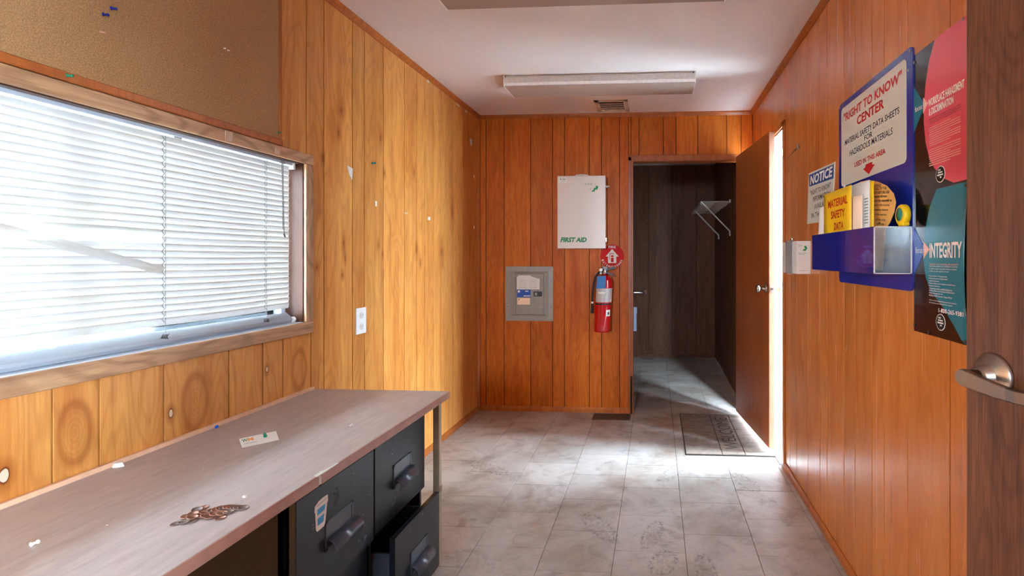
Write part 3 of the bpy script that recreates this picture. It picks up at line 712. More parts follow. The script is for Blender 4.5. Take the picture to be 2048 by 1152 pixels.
# bottom rail rests turned on the sill, with stacked last slats behind
mb = MB().prism([(-1.526, 1.001), (-1.500, .996), (-1.494, 1.006), (-1.497, 1.014), (-1.524, 1.036), (-1.530, 1.030)], BY0, BY1+.004, 'F')
mb.build('bottom_rail', M['rail'], bl)
MB().lathe([(.010, 0), (.012, .003), (.012, .010), (.008, .013)], 12, (-1.498, BY1+.002, 1.006), 'y').build('rail_end_cap', M['whitepl'], bl)
for yc in (.64, 1.050, 1.466, 1.872):
    mb = MB(); pts = []
    for k in range(NS*2):
        z = 1.632 - k*pitch/2
        pts.append((BX+.008, yc + (.0042 if k % 2 else -.0042), z))
    mb.tube(pts, .0009, 5); mb.tube([(BX+.0095, yc+.006, 1.64), (BX+.0095, yc+.006, 1.03)], .0006, 5)
    mb.build('ladder_cord', M['cord'], bl)
    mb = MB()
    for q_ in range(3):
        ph = random.uniform(0, 6)
        mb.tube([(-1.497+.004*math.sin(t_*1.7+ph), yc+.010*math.cos(t_*1.3+ph)*(1-t_*.05)+random.uniform(-.004,.004), 1.020+.008*math.sin(t_*2.1+ph)) for t_ in range(9)], .0011, 5)
    mb.build('cord_knot', M['cord'], bl)
mb = MB()
for dy, L_ in ((0, .27), (.006, .29)):
    mb.tube([(BX+.020, 1.944+dy, 1.645), (BX+.021, 1.946+dy, 1.50), (BX+.020, 1.950+dy, 1.645-L_)], .0012, 6)
mb.tube([(BX+.020, 1.956, 1.357), (BX+.020, 1.962, 1.343)], .003, 6)
mb.build('pull_cord', M['darkcord'], bl)
MB().bbox(BX+.014, BX+.022, 1.935, 1.962, 1.636, 1.648, .002).build('cord_lock', M['grey'], bl)
MB().tube([(BX+.016, 1.492, 1.636), (BX+.022, 1.512, 1.634)], .003, 8).build('tilt_stub', M['grey'], bl)

# ------------------------------------------------------------------ cork board
cb = thing('cork_board', (XL, 1.0, 1.70), 'large cork notice board with thin wood edging above the window', 'notice board')
CX = XL+.010
MB().box(XL, CX, -.30, 1.895, 1.712, 2.395).build('cork_panel', M['cork'], cb)
mb = MB().bbox(XL, CX+.006, -.32, 1.912, 1.698, 1.722, .003); mb.build('edging', M['trim'], cb)
MB().bbox(XL, CX+.005, 1.893, 1.905, 1.722, 2.40, .002).build('edging', M['trim'], cb)
MB().bbox(XL, CX+.005, -.32, 1.912, 2.395, 2.407, .002).build('edging', M['trim'], cb)

# push pins
def pin(loc, nrm, material, label, group=None, s=1.0):
    n = Vector(nrm).normalized(); t_ = thing('push_pin', loc, label, 'push pin', group, local=True)
    q = Vector((0,0,1)).rotation_difference(n)
    mb = MB().lathe([(.0046*s, .001), (.0048*s, .0025), (.0030*s, .0035*s), (.0024*s, .009*s), (.0040*s, .0105*s), (.0042*s, .0125*s), (.0030*s, .0135*s)], 12)
    mb.v = [tuple(q @ Vector(v)) for v in mb.v]; mb.build('pin_head', material, t_)
    mb = MB().tube([(0,0,-.002), (0,0,.002)], .0007, 6); mb.v = [tuple(q @ Vector(v)) for v in mb.v]; mb.build('pin_point', M['steel'], t_)
    return t_
pin((CX, 1.281, 1.931), (1, .5, .0), M['pindark'], 'dark blue push pin, upper one of the pair on the cork board')
pin((CX, 1.261, 1.905), (1, .5, .0), M['pindark'], 'dark blue push pin, lower one of the pair on the cork board')
pin((CX, 1.255, 1.856), (1, .5, -.1), M['pintan'], 'tan push pin below the two blue pins on the cork board', s=.9)
pin((CX, 1.642, 1.970), (1, -.4, .0), M['whitepl'], 'white push pin, left one of the close pair right of the cork board middle', s=.55)
pin((CX, 1.654, 1.969), (1, .4, .0), M['whitepl'], 'white push pin, right one of the close pair right of the cork board middle', s=.55)
pin((CX+.006, 1.173, 1.712), (1, .6, 0), M['pingreen'], 'green push pin in the lower wood edging of the cork board', s=1.0)
pin((CX+.005, 1.880, 1.745), (1, .6, 0), M['pingreen'], 'green push pin at the lower right corner of the cork board', s=.8)
pin((XL, 2.557, 1.750), (1, .3, .2), M['pinteal'], 'teal push pin with a paper crumb on the left panelled wall', s=1.6)

# paper scraps and tape on the left wall
def scrap(pts, label, material=None, cat='paper scrap', x=XL, th=.0012, group=None, name='paper_scrap'):
    cy = sum(p[0] for p in pts)/len(pts); cz = sum(p[1] for p in pts)/len(pts)
    mb = MB(); n = len(pts); d0, d1 = x-.0002, x+th
    # slightly lifted corner
    vs = [(d0, a, b) for a, b in pts] + [(d1 + (.004 if i == 0 else 0), a, b) for i, (a, b) in enumerate(pts)]
    fs = [tuple(reversed(range(n))), tuple(range(n, 2*n))] + [(i, (i+1) % n, (i+1) % n+n, i+n) for i in range(n)]
    ar = sum(pts[i][0]*pts[(i+1)%n][1]-pts[(i+1)%n][0]*pts[i][1] for i in range(n))
    if ar < 0: fs = [tuple(reversed(f)) for f in fs]
    mb.add(vs, fs)
    return tag(mb.build(name, material or M['scrap'], org=(x, cy, cz)), label, cat, group)
scrap([(2.345,1.700),(2.389,1.694),(2.386,1.638),(2.362,1.662)], 'white torn paper corner left on the left wall beyond the window')
scrap([(2.585,1.560),(2.606,1.557),(2.604,1.530),(2.589,1.533)], 'small white paper scrap below the teal pin on the left wall')
scrap([(3.205,1.527),(3.240,1.526),(3.240,1.505),(3.206,1.506)], 'small white square scrap at mid height on the shaded part of the left wall')
scrap([(2.895,1.532),(2.940,1.530),(2.941,1.519),(2.897,1.520)], 'tan strip of tape on the left wall between two white scraps', M['tape'], 'tape', name='tape_piece')
scrap([(3.190,2.420),(3.230,2.415),(3.222,2.392),(3.196,2.396)], 'white scrap just under the ceiling trim of the left wall', x=XL)
scrap([(3.68,2.402),(3.74,2.400),(3.73,2.388),(3.69,2.390)], 'thin white scrap under the ceiling trim near the far corner')
scrap([(3.84,2.402),(3.89,2.400),(3.88,2.386),(3.85,2.388)], 'tiny white scrap under the ceiling trim closest to the far corner')
scrap([(3.95,2.205),(4.00,2.200),(3.995,2.155),(3.96,2.16)], 'chalky white patch on the left wall high beside the far corner', M['dust'], 'patch', name='plaster_patch')
scrap([(4.03,1.93),(4.05,1.93),(4.05,1.905),(4.03,1.908)], 'tiny white fleck on the left wall beside the far corner, upper one')
scrap([(4.03,1.52),(4.05,1.52),(4.05,1.49),(4.03,1.495)], 'tiny white fleck on the left wall beside the far corner, lower one')
scrap([(1.640,1.692),(1.672,1.695),(1.668,1.660),(1.642,1.658)], 'yellowed tape strip crossing the casing top below the cork board', M['tape'], 'tape', x=XL+.014, name='tape_piece')
scrap([(1.866,1.682),(1.892,1.682),(1.892,1.660),(1.868,1.660)], 'yellowed tape strip on the casing near its upper right corner', M['tape'], 'tape', x=XL+.014, name='tape_piece')

# outlet
ot = thing('wall_outlet', (XL, 2.456, .947), 'white double power outlet on the left wall above the desk end', 'outlet')
MB().bbox(XL, XL+.006, 2.414, 2.498, .882, 1.012, .002).build('cover_plate', M['whitepl'], ot)
for z in (.918, .974):
    s_ = MB().lathe([(.017, 0), (.017, .0015)], 20, (XL+.0058, 2.456, z), 'x').build('socket', M['white'], ot)
    MB().box(XL+.0072, XL+.0078, 2.447, 2.449, z-.002, z+.008).box(XL+.0072, XL+.0078, 2.462, 2.464, z-.002, z+.007).box(XL+.0072, XL+.0078, 2.454, 2.458, z-.010, z-.006).build('socket_slot', M['grey'], s_)

# ------------------------------------------------------------------ desk
dk = thing('desk', (-1.17, .9, 0), 'long brown laminate desk top under the window with chipped front edge', 'desk')
DT, DX = .700, -.868
MB().bbox(XL+.014, DX-.002, -.35, 2.096, DT-.027, DT, .001).build('desk_top', M['desk'], dk)
MB().bbox(DX-.002, DX+.001, -.35, 1.262, DT-.028, DT, .0008).bbox(DX-.002, DX+.001, 1.272, 2.098, DT-.028, DT, .0008).build('edge_band', M['deskedge'], dk)
MB().bbox(DX-.005, DX+.0005, 1.258, 1.276, DT-.026, DT-.004, .001).build('chipped_core', M['dust'], dk)
MB().prism([(DX-.010, 1.258), (DX+.0012, 1.254), (DX+.0012, 1.345), (DX-.004, 1.34), (DX-.006, 1.30), (DX-.012, 1.285)], DT-.002, DT+.0004, 'D').build('chip', M['dust'], dk)
MB().bbox(XL+.013, XL+.0175, -.35, 2.09, DT-.027, DT+.012, .001).bbox(XL+.001, XL+.0135, -.35, 2.09, DT-.01, DT+.010, .001).build('back_strip', M['deskstrip'], dk)
MB().bbox(DX-.048, DX-.022, 2.04, 2.066, 0, DT-.027, .002).build('leg', M['brass'], dk)
MB().bbox(XL+.03, XL+.055, 2.04, 2.066, 0, DT-.027, .002).build('leg', M['brass'], dk)
MB().bbox(DX-.048, DX-.022, -.32, -.295, 0, DT-.027, .002).build('leg', M['brass'], dk)
MB().bbox(XL+.03, XL+.055, -.32, -.295, 0, DT-.027, .002).build('leg', M['brass'], dk)
MB().tube([(DX-.028, 2.0525, .30), (DX-.028, 2.0525, .32)], .0145, 12).build('leg_collar', M['brass'], dk)

# filing cabinets: front faces +X
def drawer(parent, y0, y1, z0, z1, xf, depth, open_tray=False):
    """front panel with label holder and hooded pull"""
    d = MB().bbox(xf-.020, xf, y0, y1, z0, z1, .0015).build('drawer', M['cab'], parent)
    yc = (y0+y1)/2; zc = z0+(z1-z0)*.36
    # label holder frame
    w_, h_ = .130, .085; t_ = .009
    a, b = yc-w_/2, yc+w_/2; c, e = zc-.005, zc+h_-.005
    MB().bbox(xf-.001, xf+.003, a, a+t_, c, e, .0008).bbox(xf-.001, xf+.003, b-t_, b, c, e, .0008).bbox(xf-.001, xf+.003, a, b, e-t_, e, .0008).bbox(xf-.001, xf+.003, a, b, c, c+t_, .0008).bbox(xf-.001, xf+.0016, a+t_, b-t_, c+t_, e-t_*1.0, .0003).build('label_holder', M['handle'], d)
    # hooded pull: quarter-and-a-bit cylinder shell
    mb = MB(); prof = []
    for k in range(9):
        an = R(100 - k*19); prof.append((xf+.006+.024*max(-.05, math.cos(an)), zc+.004+.024*math.sin(an)))
    prof = [(xf, zc+.028)] + prof
    n = len(prof); L0, L1 = a+.004, b+.010
    outer = prof; inner = [(xf+(x-xf)*.86, zc+.002+(z-zc-.002)*.88) for x, z in prof]
    vs = [(x, L0, z) for x, z in outer] + [(x, L1, z) for x, z in outer] + [(x, L0, z) for x, z in inner] + [(x, L1, z) for x, z in inner]
    fs = [(i, i+1, n+i+1, n+i) for i in range(n-1)] + [(2*n+i, 3*n+i, 3*n+i+1, 2*n+i+1) for i in range(n-1)]
    fs += [(i, 2*n+i, 2*n+i+1, i+1) for i in range(n-1)] + [(n+i, n+i+1, 3*n+i+1, 3*n+i) for i in range(n-1)] + [(n-1, 3*n-1, 4*n-1, 2*n-1)]
    mb.add(vs, fs, True); mb.build('drawer_pull', M['handle'], d)
    if open_tray:
        th = .0015; x1 = xf-.019; x0 = x1-depth; ys0, ys1 = y0+.012, y1-.012; zt_ = z1-.055
        MB().box(x0, x1, ys0, ys0+th, z0+.01, zt_).box(x0, x1, ys1-th, ys1, z0+.01, zt_).box(x0, x1, ys0, ys1, z0+.01, z0+.012).box(x0, x0+th, ys0, ys1, z0+.01, zt_).box(x0, x1, ys0-.004, ys0+.004, zt_-.003, zt_).box(x0, x1, ys1-.004, ys1+.004, zt_-.003, zt_).build('drawer_tray', M['handle'], d)
    return d
def cabinet(y0, y1, xf, label):
    c = thing('filing_cabinet', ((XL+xf)/2, (y0+y1)/2, 0), label, 'filing cabinet', 'black filing cabinets under the desk')
    xb = -1.44; th = .012; H_ = .655
    MB().box(xb, xf, y0, y0+.0015, .0, H_).box(xb, xf, y1-.0015, y1, .0, H_).box(xb, xf, y0, y1, H_-.002, H_).box(xb, xb+.002, y0, y1, 0, H_).box(xb, xf, y0, y1, 0.0, .01).build('cabinet_body', M['cabside'], c)
    MB().box(xf-.012, xf, y0, y0+.017, 0, H_).box(xf-.012, xf, y1-.012, y1, 0, H_).box(xf-.012, xf, y0, y1, H_-.014, H_).box(xf-.012, xf, y0, y1, 0, .03).box(xf-.012, xf-.002, y0, y1, .318, .334).build('front_flange', M['cab'], c)
    return c
c1 = cabinet(1.245, 1.628, -.953, 'near black filing cabinet with a paper cup sticker on its ajar top drawer')
d_ = drawer(c1, 1.256, 1.618, .335, .632, -.925, .45)
drawer(c1, 1.256, 1.618, .035, .325, -.948, .45)
# cup sticker
st_ = MB().prism([(1.329,.585),(1.345,.593),(1.362,.595),(1.383,.594),(1.384,.577),(1.380,.570),(1.372,.520),(1.366,.513),(1.338,.512),(1.333,.520),(1.330,.566),(1.327,.570)], -.9252, -.9246, 'R').build('cup_sticker', M['paper'], d_)
st_['label'] = 'white and blue sticker shaped like a lidded paper cup'
MB().prism([(1.338,.572),(1.372,.574),(1.364,.528),(1.340,.527)], -.9248, -.9243, 'R').build('sticker_blue', M['carton'], st_)
MB().prism([(1.336,.556),(1.372,.558),(1.371,.549),(1.336,.547)], -.9246, -.9240, 'R').build('sticker_band', M['paper'], st_)
MB().prism([(1.334,.583),(1.378,.587),(1.378,.5855),(1.334,.5815)], -.9248, -.9243, 'R').build('sticker_line', M['greygreen'], st_)
MB().lathe([(.004, 0), (.004, .0012)], 12, (-.9252, 1.512, .470), 'x').build('rivet', M['steel'], d_)
MB().lathe([(.009, 0), (.009, .002), (.004, .004)], 14, (-.9252, 1.565, .372), 'x').build('lock', M['handle'], d_)
c2 = cabinet(1.632, 2.014, -.953, 'far black filing cabinet with its lower drawer pulled out')
drawer(c2, 1.642, 2.006, .335, .632, -.935, .45)
drawer(c2, 1.645, 1.992, .030, .325, -.868, .42, True)

# ------------------------------------------------------------------ things on the desk
def onD(name, loc, label, cat, group=None, rz=0): return thing(name, loc, label, cat, group, rz, True)
bc = onD('business_card', (-1.217, 1.494, DT), 'creased white business card with a green and orange logo on the desk', 'card', rz=0)
mb = MB()
A, B, C_, D_ = Vector((-.058,-.009,0)), Vector((.002,.066,0)), Vector((.058,.007,0)), Vector((-.002,-.063,0))
# card: corners in local desk plane, a little lift along the far side
def cp(u, v, up=0): 
    p = A*(1-u)*(1-v)+B*u*(1-v)+C_*u*v+D_*(1-u)*v; return (p.x, p.y, .0006+up+.006*(1-v)**2*1.0)
vs = []; NU, NV = 8, 6
for i in range(NU+1):
    for j in range(NV+1): vs.append(cp(i/NU, j/NV))
fs = [(i*(NV+1)+j, (i+1)*(NV+1)+j, (i+1)*(NV+1)+j+1, i*(NV+1)+j+1) for i in range(NU) for j in range(NV)]
fs = [tuple(reversed(f)) for f in fs]
vs2 = [(x, y, z-.0005) for x, y, z in vs]; k0 = len(vs)
mb.add(vs + vs2, fs + [tuple(reversed([i+k0 for i in f])) for f in fs], True)
mb.build('card_sheet', M['paper'], bc)
def card_text(body, u0, v0, wu, hv, m_):
    tmp = MB()
    cu = bpy.data.curves.new('lettering', 'FONT'); cu.body = body; cu.offset = .03; cu.resolution_u = 2
    to = bpy.data.objects.new('lettering', cu); COL.objects.link(to)
    me = bpy.data.meshes.new_from_object(to.evaluated_get(bpy.context.evaluated_depsgraph_get())); bpy.data.objects.remove(to)
    xs = [v.co.x for v in me.vertices]; ys = [v.co.y for v in me.vertices]
    tmp.add([cp(u0+(v.co.x-min(xs))/(max(xs)-min(xs))*wu, v0-(v.co.y-min(ys))/(max(ys)-min(ys))*hv, .0006) for v in me.vertices], [tuple(p.vertices) for p in me.polygons])
    tmp.build('lettering', m_, bc)
card_text('W', .05, .42, .15, .30, M['green']); card_text('M', .20, .42, .15, .30, mat('logo_orange', (240, 150, 60), .5))
MB().add([cp(.08,.62,.0006), cp(.42,.62,.0006), cp(.42,.66,.0006), cp(.08,.66,.0006)], [(0,1,2,3)]).build('lettering', M['greygreen'], bc)
pin((-1.212, 1.512, DT+.006), (.3, -.6, .7), M['pingreen'], 'green push pin lying on the business card', s=1.1)
pin((-1.447, 1.593, DT+.003), (.7, -.5, .4), M['pinblue'], 'blue push pin lying at the back of the desk', s=1.0)
pin((-1.214, .917, DT+.003), (.8, .5, .3), M['whitepl'], 'white push pin at the near left of the desk', s=1.0)
pin((-1.014, 1.626, DT+.003), (.6, .5, .4), M['whitepl'], 'clear white push pin near the front edge of the desk', s=.9)
def crumb(loc, s, label, material=None, name='chip', cat='debris', flat=.35):
    random.seed(int(abs(loc[0]*1e4)+abs(loc[1]*1e4)))
    mb = MB(); vs = []
    for k in range(6):
        a = k*math.pi/3; vs.append((s*math.cos(a)*random.uniform(.6,1), s*.6*math.sin(a)*random.uniform(.6,1), 0))
    top = [(x*.7, y*.7, s*flat) for x, y, z in vs]
    mb.add(vs+top, [tuple(reversed(range(6))), tuple(range(6,12))] + [(i, (i+1)%6, (i+1)%6+6, i+6) for i in range(6)])
    mb.v = [(x+loc[0], y+loc[1], z+loc[2]) for x, y, z in mb.v]
    return tag(mb.build(name, material or M['scrap'], org=loc), label, cat)
crumb((-1.445, 1.285, DT), .020, 'crumpled white paper bit at the back of the desk', name='paper_bit', cat='paper', flat=.5)
crumb((-.962, 1.138, DT), .009, 'pale oval chip on the desk just past the coins', M['dust'])
for i, (x, y) in enumerate([(-1.30,1.62),(-1.20,1.28),(-1.10,1.34),(-1.25,1.70),(-1.15,1.0)]):
    crumb((x, y, DT), .0032, ['white crumb behind the business card','white crumb behind the coins','second white crumb between coins and card','white crumb past the business card','white crumb near the coins on the window side'][i], M['dust'], name='crumb')
random.seed(11)
coins = [(-.922,1.085),(-.931,1.084),(-.939,1.084),(-.948,1.085),(-.957,1.085),(-.963,1.082),(-.969,1.08),(-.974,1.074),(-.978,1.068),(-.939,1.065),(-.946,1.056),(-.958,1.052),(-.936,1.041),
         (-.961,1.041),(-.970,1.043),(-.980,1.045),(-1.014,1.083),(-1.012,1.065),(-.993,1.062),(-1.006,1.049),(-.993,1.034),(-1.013,1.040),(-1.009,1.013),(-.997,1.019),(-.986,1.023)]
cm = {}
for nm, mm in (('a', M['copper']), ('b', M['copper_dull'])):
    mb = MB().lathe([(.0100, 0), (.0105, .0004), (.0105, .0011), (.0100, .0015), (.0094, .0015), (.0092, .0012), (.0001, .0012)], 26)
    cm[nm] = mb
protos = {}
for i, (x, y) in enumerate(coins):
    key = random.choice('ab')
    if key not in protos:
        o = cm[key].build('coin', [M['copper'], M['copper_dull']][key == 'b']); protos[key] = o; 
    else:
        o = protos[key].copy(); COL.objects.link(o)
    if i < 9: tl, az, z = .17, 0.0, .0018 ; rot = (0, tl, .0)
    elif i >= 22 or i in (12, 16): tl = 0; rot = (0, 0, 0); z = .0001 + (.0015 if i == 23 else 0)
    else: tl = .14; rot = (random.uniform(-.12,.12), random.uniform(.05,.18), 0); z = .0022 + (i % 3)*.0012
    o.location = (x, y, DT+z); o.rotation_euler = (rot[0], rot[1], random.uniform(0, .3) if i >= 9 else .1)
    tag(o, 'copper penny in the loose heap on the desk', 'coin', 'pennies heaped on the desk')
tag(protos['a'], 'copper penny in the loose heap on the desk', 'coin', 'pennies heaped on the desk')

# ------------------------------------------------------------------ far wall things
# breaker panel
ep = thing('breaker_panel', (-1.044, YF, .97), 'grey metal electrical panel set in the far wall', 'electrical panel')
y1_ = YF
mb = MB(); ox0, ox1, oz0, oz1 = -1.243, -.848, .742, 1.190; ix0, ix1, iz0, iz1 = -1.205, -.885, .785, 1.150; jx0, jx1, jz0, jz1 = -1.150, -.925, .800, 1.130
def ring(mb, a, b, ya, yb):
    vs = [(a[0], ya, a[2]), (a[1], ya, a[2]), (a[1], ya, a[3]), (a[0], ya, a[3]), (b[0], yb, b[2]), (b[1], yb, b[2]), (b[1], yb, b[3]), (b[0], yb, b[3])]
    mb.add(vs, [(0,1,5,4),(1,2,6,5),(2,3,7,6),(3,0,4,7)])
ring(mb, (ox0,ox1,oz0,oz1), (ox0,ox1,oz0,oz1), y1_, y1_-.004)
ring(mb, (ox0,ox1,oz0,oz1), (ix0,ix1,iz0,iz1), y1_-.004, y1_-.006)
ring(mb, (ix0,ix1,iz0,iz1), (jx0-.004,jx1+.004,jz0-.004,jz1+.004), y1_-.006, y1_-.018)
ring(mb, (jx0-.004,jx1+.004,jz0-.004,jz1+.004), (jx0,jx1,jz0,jz1), y1_-.018, y1_-.014)
mb.add([(ox0,y1_,oz0),(ox1,y1_,oz0),(ox1,y1_,oz1),(ox0,y1_,oz1)], [(0,3,2,1)])
mb.build('panel_cover', M['grey'], ep)
pd_ = MB().bbox(jx0, jx1, y1_-.018, y1_-.006, jz0, jz1, .001).build('panel_door', M['greydoor'], ep)
yy = y1_-.018
MB().prism([(-1.146,1.003),(-.956,1.003),(-.956,1.088),(-.965,1.092),(-1.028,1.117),(-1.128,1.117),(-1.146,1.100)], yy+.0002, yy-.0005, 'F').build('paper_label', M['scrap'], pd_)
for k in range(6):
    MB().box(-1.135+.01*(k % 2), -1.06, yy-.0006, yy-.0003, 1.015+k*.013, 1.0165+k*.013).box(-1.04, -.975, yy-.0006, yy-.0003, 1.015+k*.013, 1.0165+k*.013).build('lettering', M['greygreen'], pd_)
MB().prism([(-1.030,1.120),(-.965,1.098),(-.967,1.090),(-1.032,1.112)], yy+.0002, yy-.001, 'F').build('paper_fold', M['grey'], pd_)
MB().box(-1.143, -1.030, yy-.0006, yy+.0002, .938, 1.000).build('blue_label', M['cardblue'], pd_)
MB().box(-1.088, -1.034, yy-.0009, yy-.0005, .945, .952).box(-1.075, -1.05, yy-.0009, yy-.0005, .984, .992).lathe([(.010,0),(.010,.0004)], 12, (-1.128, yy-.0009, .985), 'y').build('label_print', M['paper'], pd_)
MB().box(-1.141, -1.036, yy-.0006, yy+.0002, .878, .932).build('cream_label', M['cream'], pd_)
MB().box(-1.133, -1.123, yy-.0009, yy-.0005, .913, .927).build('label_print', M['greygreen'], pd_)
lt = MB().bbox(-1.005, -.936, yy-.007, yy+.001, .945, .985, .001).build('door_latch', M['blackpl'], pd_)
MB().bbox(-.994, -.974, yy-.010, yy-.006, .952, .978, .001).build('latch_slide', M['grey'], lt)
for (x, z) in ((-1.228, .86), (-1.228, 1.07), (-.862, .86), (-.862, 1.07)):
    MB().lathe([(.004, 0), (.003, .002)], 10, (x, y1_-.0075, z), 'y').build('screw', M['nickel2'], ep)

# first aid cabinet
fa = thing('first_aid_cabinet', (-.60, YF, 1.335), 'white metal first aid cabinet on the far wall', 'first aid cabinet')
fx_, f2 = -.790, -.404; fy_ = 4.030
MB().bbox(fx_+.004, f2-.004, fy_+.012, YF, 1.338, 1.912, .003).build('cabinet_body', M['white'], fa)
fd = MB().bbox(fx_, f2, fy_, fy_+.012, 1.335, 1.915, .003).build('cabinet_door', M['white'], fa)
mb = MB().tube([(-.655, fy_+.05, 1.910), (-.648, fy_+.05, 1.926), (-.60, fy_+.05, 1.930), (-.552, fy_+.05, 1.926), (-.545, fy_+.05, 1.910)], .006, 8).build('carry_handle', M['whitepl'], fa)
MB().box(f2-.005, f2+.012, fy_+.04, fy_+.09, 1.828, 1.838).tube([(f2+.004, fy_+.05, 1.834), (f2+.030, fy_+.05, 1.834)], .0045, 8).build('latch', M['whitepl'], fa)
MB().bbox(f2-.004, f2+.006, fy_+.02, fy_+.05, 1.39, 1.42, .001).build('latch', M['chrome'], fa)
yl = fy_-.0007
text('FIRST AID', -.766, 1.385, .212, .040, yl, 'F', M['green'], fd, shear=.22, bold=.05)
text('ZEE', -.571, 1.840, .064, .014, yl, 'F', M['greygreen'], fd, bold=.0, space=1.1)
MB().prism([(-.480,1.837),(-.460,1.828),(-.470,1.804),(-.487,1.803),(-.490,1.788),(-.517,1.786),(-.508,1.798),(-.501,1.801),(-.496,1.817),(-.482,1.819)], fy_+.0002, yl, 'F').build('logo', M['green'], fd)
MB().box(-.489, -.483, yl, fy_, 1.845, 1.851).box(-.527, -.520, yl, fy_, 1.806, 1.812).build('logo_dot', M['green'], fd)
MB().box(-.780, -.714, yl, fy_+.0002, 1.862, 1.900).build('small_label', M['paper'], fd)
MB().prism([(-.770,1.893),(-.755,1.894),(-.758,1.886),(-.766,1.884)], yl-.0004, fy_-.0008, 'F').build('label_print', M['green'], fd)
MB().box(-.750, -.720, yl-.0003, yl, 1.889, 1.893).box(-.750, -.724, yl-.0003, yl, 1.882, 1.886).box(-.765, -.72, yl-.0003, yl, 1.870, 1.872).build('lettering', M['greygreen'], fd)

# round fire extinguisher sign
fs_ = thing('fire_extinguisher_sign', (-.361, YF, 1.272), 'round red fire extinguisher sign with white arrow on the far wall', 'sign')
MB().lathe([(.098, 0), (.098, .0012)], 48, (-.361, YF-.0012, 1.272), 'y').build('sign_disc', M['firered'], fs_)
ys = YF-.0018; cxs, czs = -.361, 1.272
MB().prism([(cxs,czs+.062),(cxs+.053,czs),(cxs+.034,czs),(cxs+.034,czs-.053),(cxs-.034,czs-.053),(cxs-.034,czs),(cxs-.053,czs)], YF-.001, ys, 'F').build('arrow', M['paper'], fs_)
MB().box(cxs-.010, cxs+.012, ys-.0004, ys, czs-.046, czs-.010).prism([(cxs-.012,czs-.004),(cxs+.014,czs-.004),(cxs+.010,czs+.010),(cxs-.008,czs+.010)], ys-.0004, ys, 'F').prism([(cxs-.020,czs+.026),(cxs+.016,czs+.026),(cxs+.016,czs+.021),(cxs-.016,czs+.021),(cxs-.018,czs-.024),(cxs-.022,czs-.024)], ys-.0004, ys, 'F').build('symbol', M['firered'], fs_)
text('FIRE', cxs-.030, czs+.068, .060, .020, ys, 'F', M['paper'], fs_, bold=.02)
word = 'EXTINGUISHER'
for i, ch in enumerate(word):
    an = R(-158 + 136*i/(len(word)-1)); r_ = .084
    px_, pz_ = cxs + r_*math.cos(an), czs + r_*math.sin(an)
    tl = an + math.pi/2
    hw = .003 if ch == 'I' else .0065
    bx0 = px_ - hw*math.cos(tl) + .008*math.sin(tl); bz0 = pz_ - hw*math.sin(tl) - .008*math.cos(tl)
    text(ch, bx0, bz0, hw*2, .017, ys, 'F', M['paper'], fs_, bold=.02, tilt=tl)

# fire extinguisher
ex, ey = -.425, 4.060
fe = thing('fire_extinguisher', (ex, ey, .667), 'red fire extinguisher hanging below the round red sign', 'fire extinguisher')
def lean(mb, k=.045):      # hangs a touch slanted: the top leans right
    mb.v = [(x+(z-.90)*k, y, z) for x, y, z in mb.v]; return mb
r0 = .066
tank = lean(MB().lathe([(.050, .670), (.060, .672), (.066, .682), (.066, 1.055), (.064, 1.075), (.055, 1.095), (.036, 1.112), (.022, 1.120), (.020, 1.135)], 36, (ex, ey, 0))).build('tank', M['redtank'], fe)
def band(z0_, z1_, a0, a1, rr, m_, nm, slope=0, par=None):
    mb = MB(); n = 20
    for k in range(n+1):
        a = R(a0+(a1-a0)*k/n); dz = slope*(k/n-.5)
        mb.v += [(ex+rr*math.cos(a), ey+rr*math.sin(a), z0_+dz), (ex+rr*math.cos(a), ey+rr*math.sin(a), z1_+dz)]
    for k in range(n): mb.f.append((2*k, 2*k+2, 2*k+3, 2*k+1)); mb.sm.append(True)
    return lean(mb).build(nm, m_, par or tank)
band(.910, 1.020, -150, 10, r0+.0006, M['label'], 'label')
band(.978, .992, -125, -75, r0+.001, M['paper'], 'label_strip')
band(.890, .902, -178, 178, r0+.0016, M['rubber'], 'retaining_strap', par=fe)
band(.800, .850, -62, -25, r0+.0008, M['paper'], 'inspection_label')
band(.812, .832, -50, -36, r0+.0012, M['black'], 'label_symbol')
lean(MB().lathe([(.016, 1.130), (.018, 1.140), (.018, 1.165), (.012, 1.170)], 16, (ex, ey, 0))).build('valve_body', M['nickel'], fe)
lean(MB().prism([(-.405-.02, 1.165), (-.36, 1.190), (-.335, 1.180), (-.35, 1.172), (-.405-.02, 1.155)], ey-.010, ey+.010, 'F').prism([(-.415, 1.150), (-.36, 1.135), (-.335, 1.110), (-.342, 1.106), (-.365, 1.126), (-.415, 1.138)], ey-.010, ey+.010, 'F')).build('squeeze_lever', M['blackpl'], fe)
lean(MB().lathe([(.013, 0), (.013, .01)], 16, (ex-.028, ey-.030, 1.165), 'y').lathe([(.008, 0), (.008, .01)], 16, (ex-.028, ey-.030, 1.140), 'y')).build('gauge', M['whitepl'], fe)
lean(MB().tube([(ex+.004, ey-.022, 1.170), (ex+.010, ey-.026, 1.15), (ex+.004, ey-.024, 1.125), (ex-.002, ey-.022, 1.15), (ex+.004, ey-.022, 1.170)], .003, 6)).build('safety_ring', M['chrome'], fe)
lean(MB().tube([(ex-.012, ey-.005, 1.155), (ex-.045, ey-.01, 1.145), (ex-.070, ey-.015, 1.110), (ex-.082, ey-.02, 1.04), (ex-.088, ey-.02, .96), (ex-.086, ey-.02, .90)], .0085, 10)).build('hose', M['rubber'], fe)
lean(MB().tube([(ex-.086, ey-.02, .905), (ex-.086, ey-.02, .82)], .009, 10, radii=[.009, .0115])).build('nozzle', M['rubber'], fe)
lean(MB().tube([(ex-.086, ey-.02, .912), (ex-.086, ey-.02, .898)], .0105, 10)).build('hose_clip', M['whitepl'], fe)
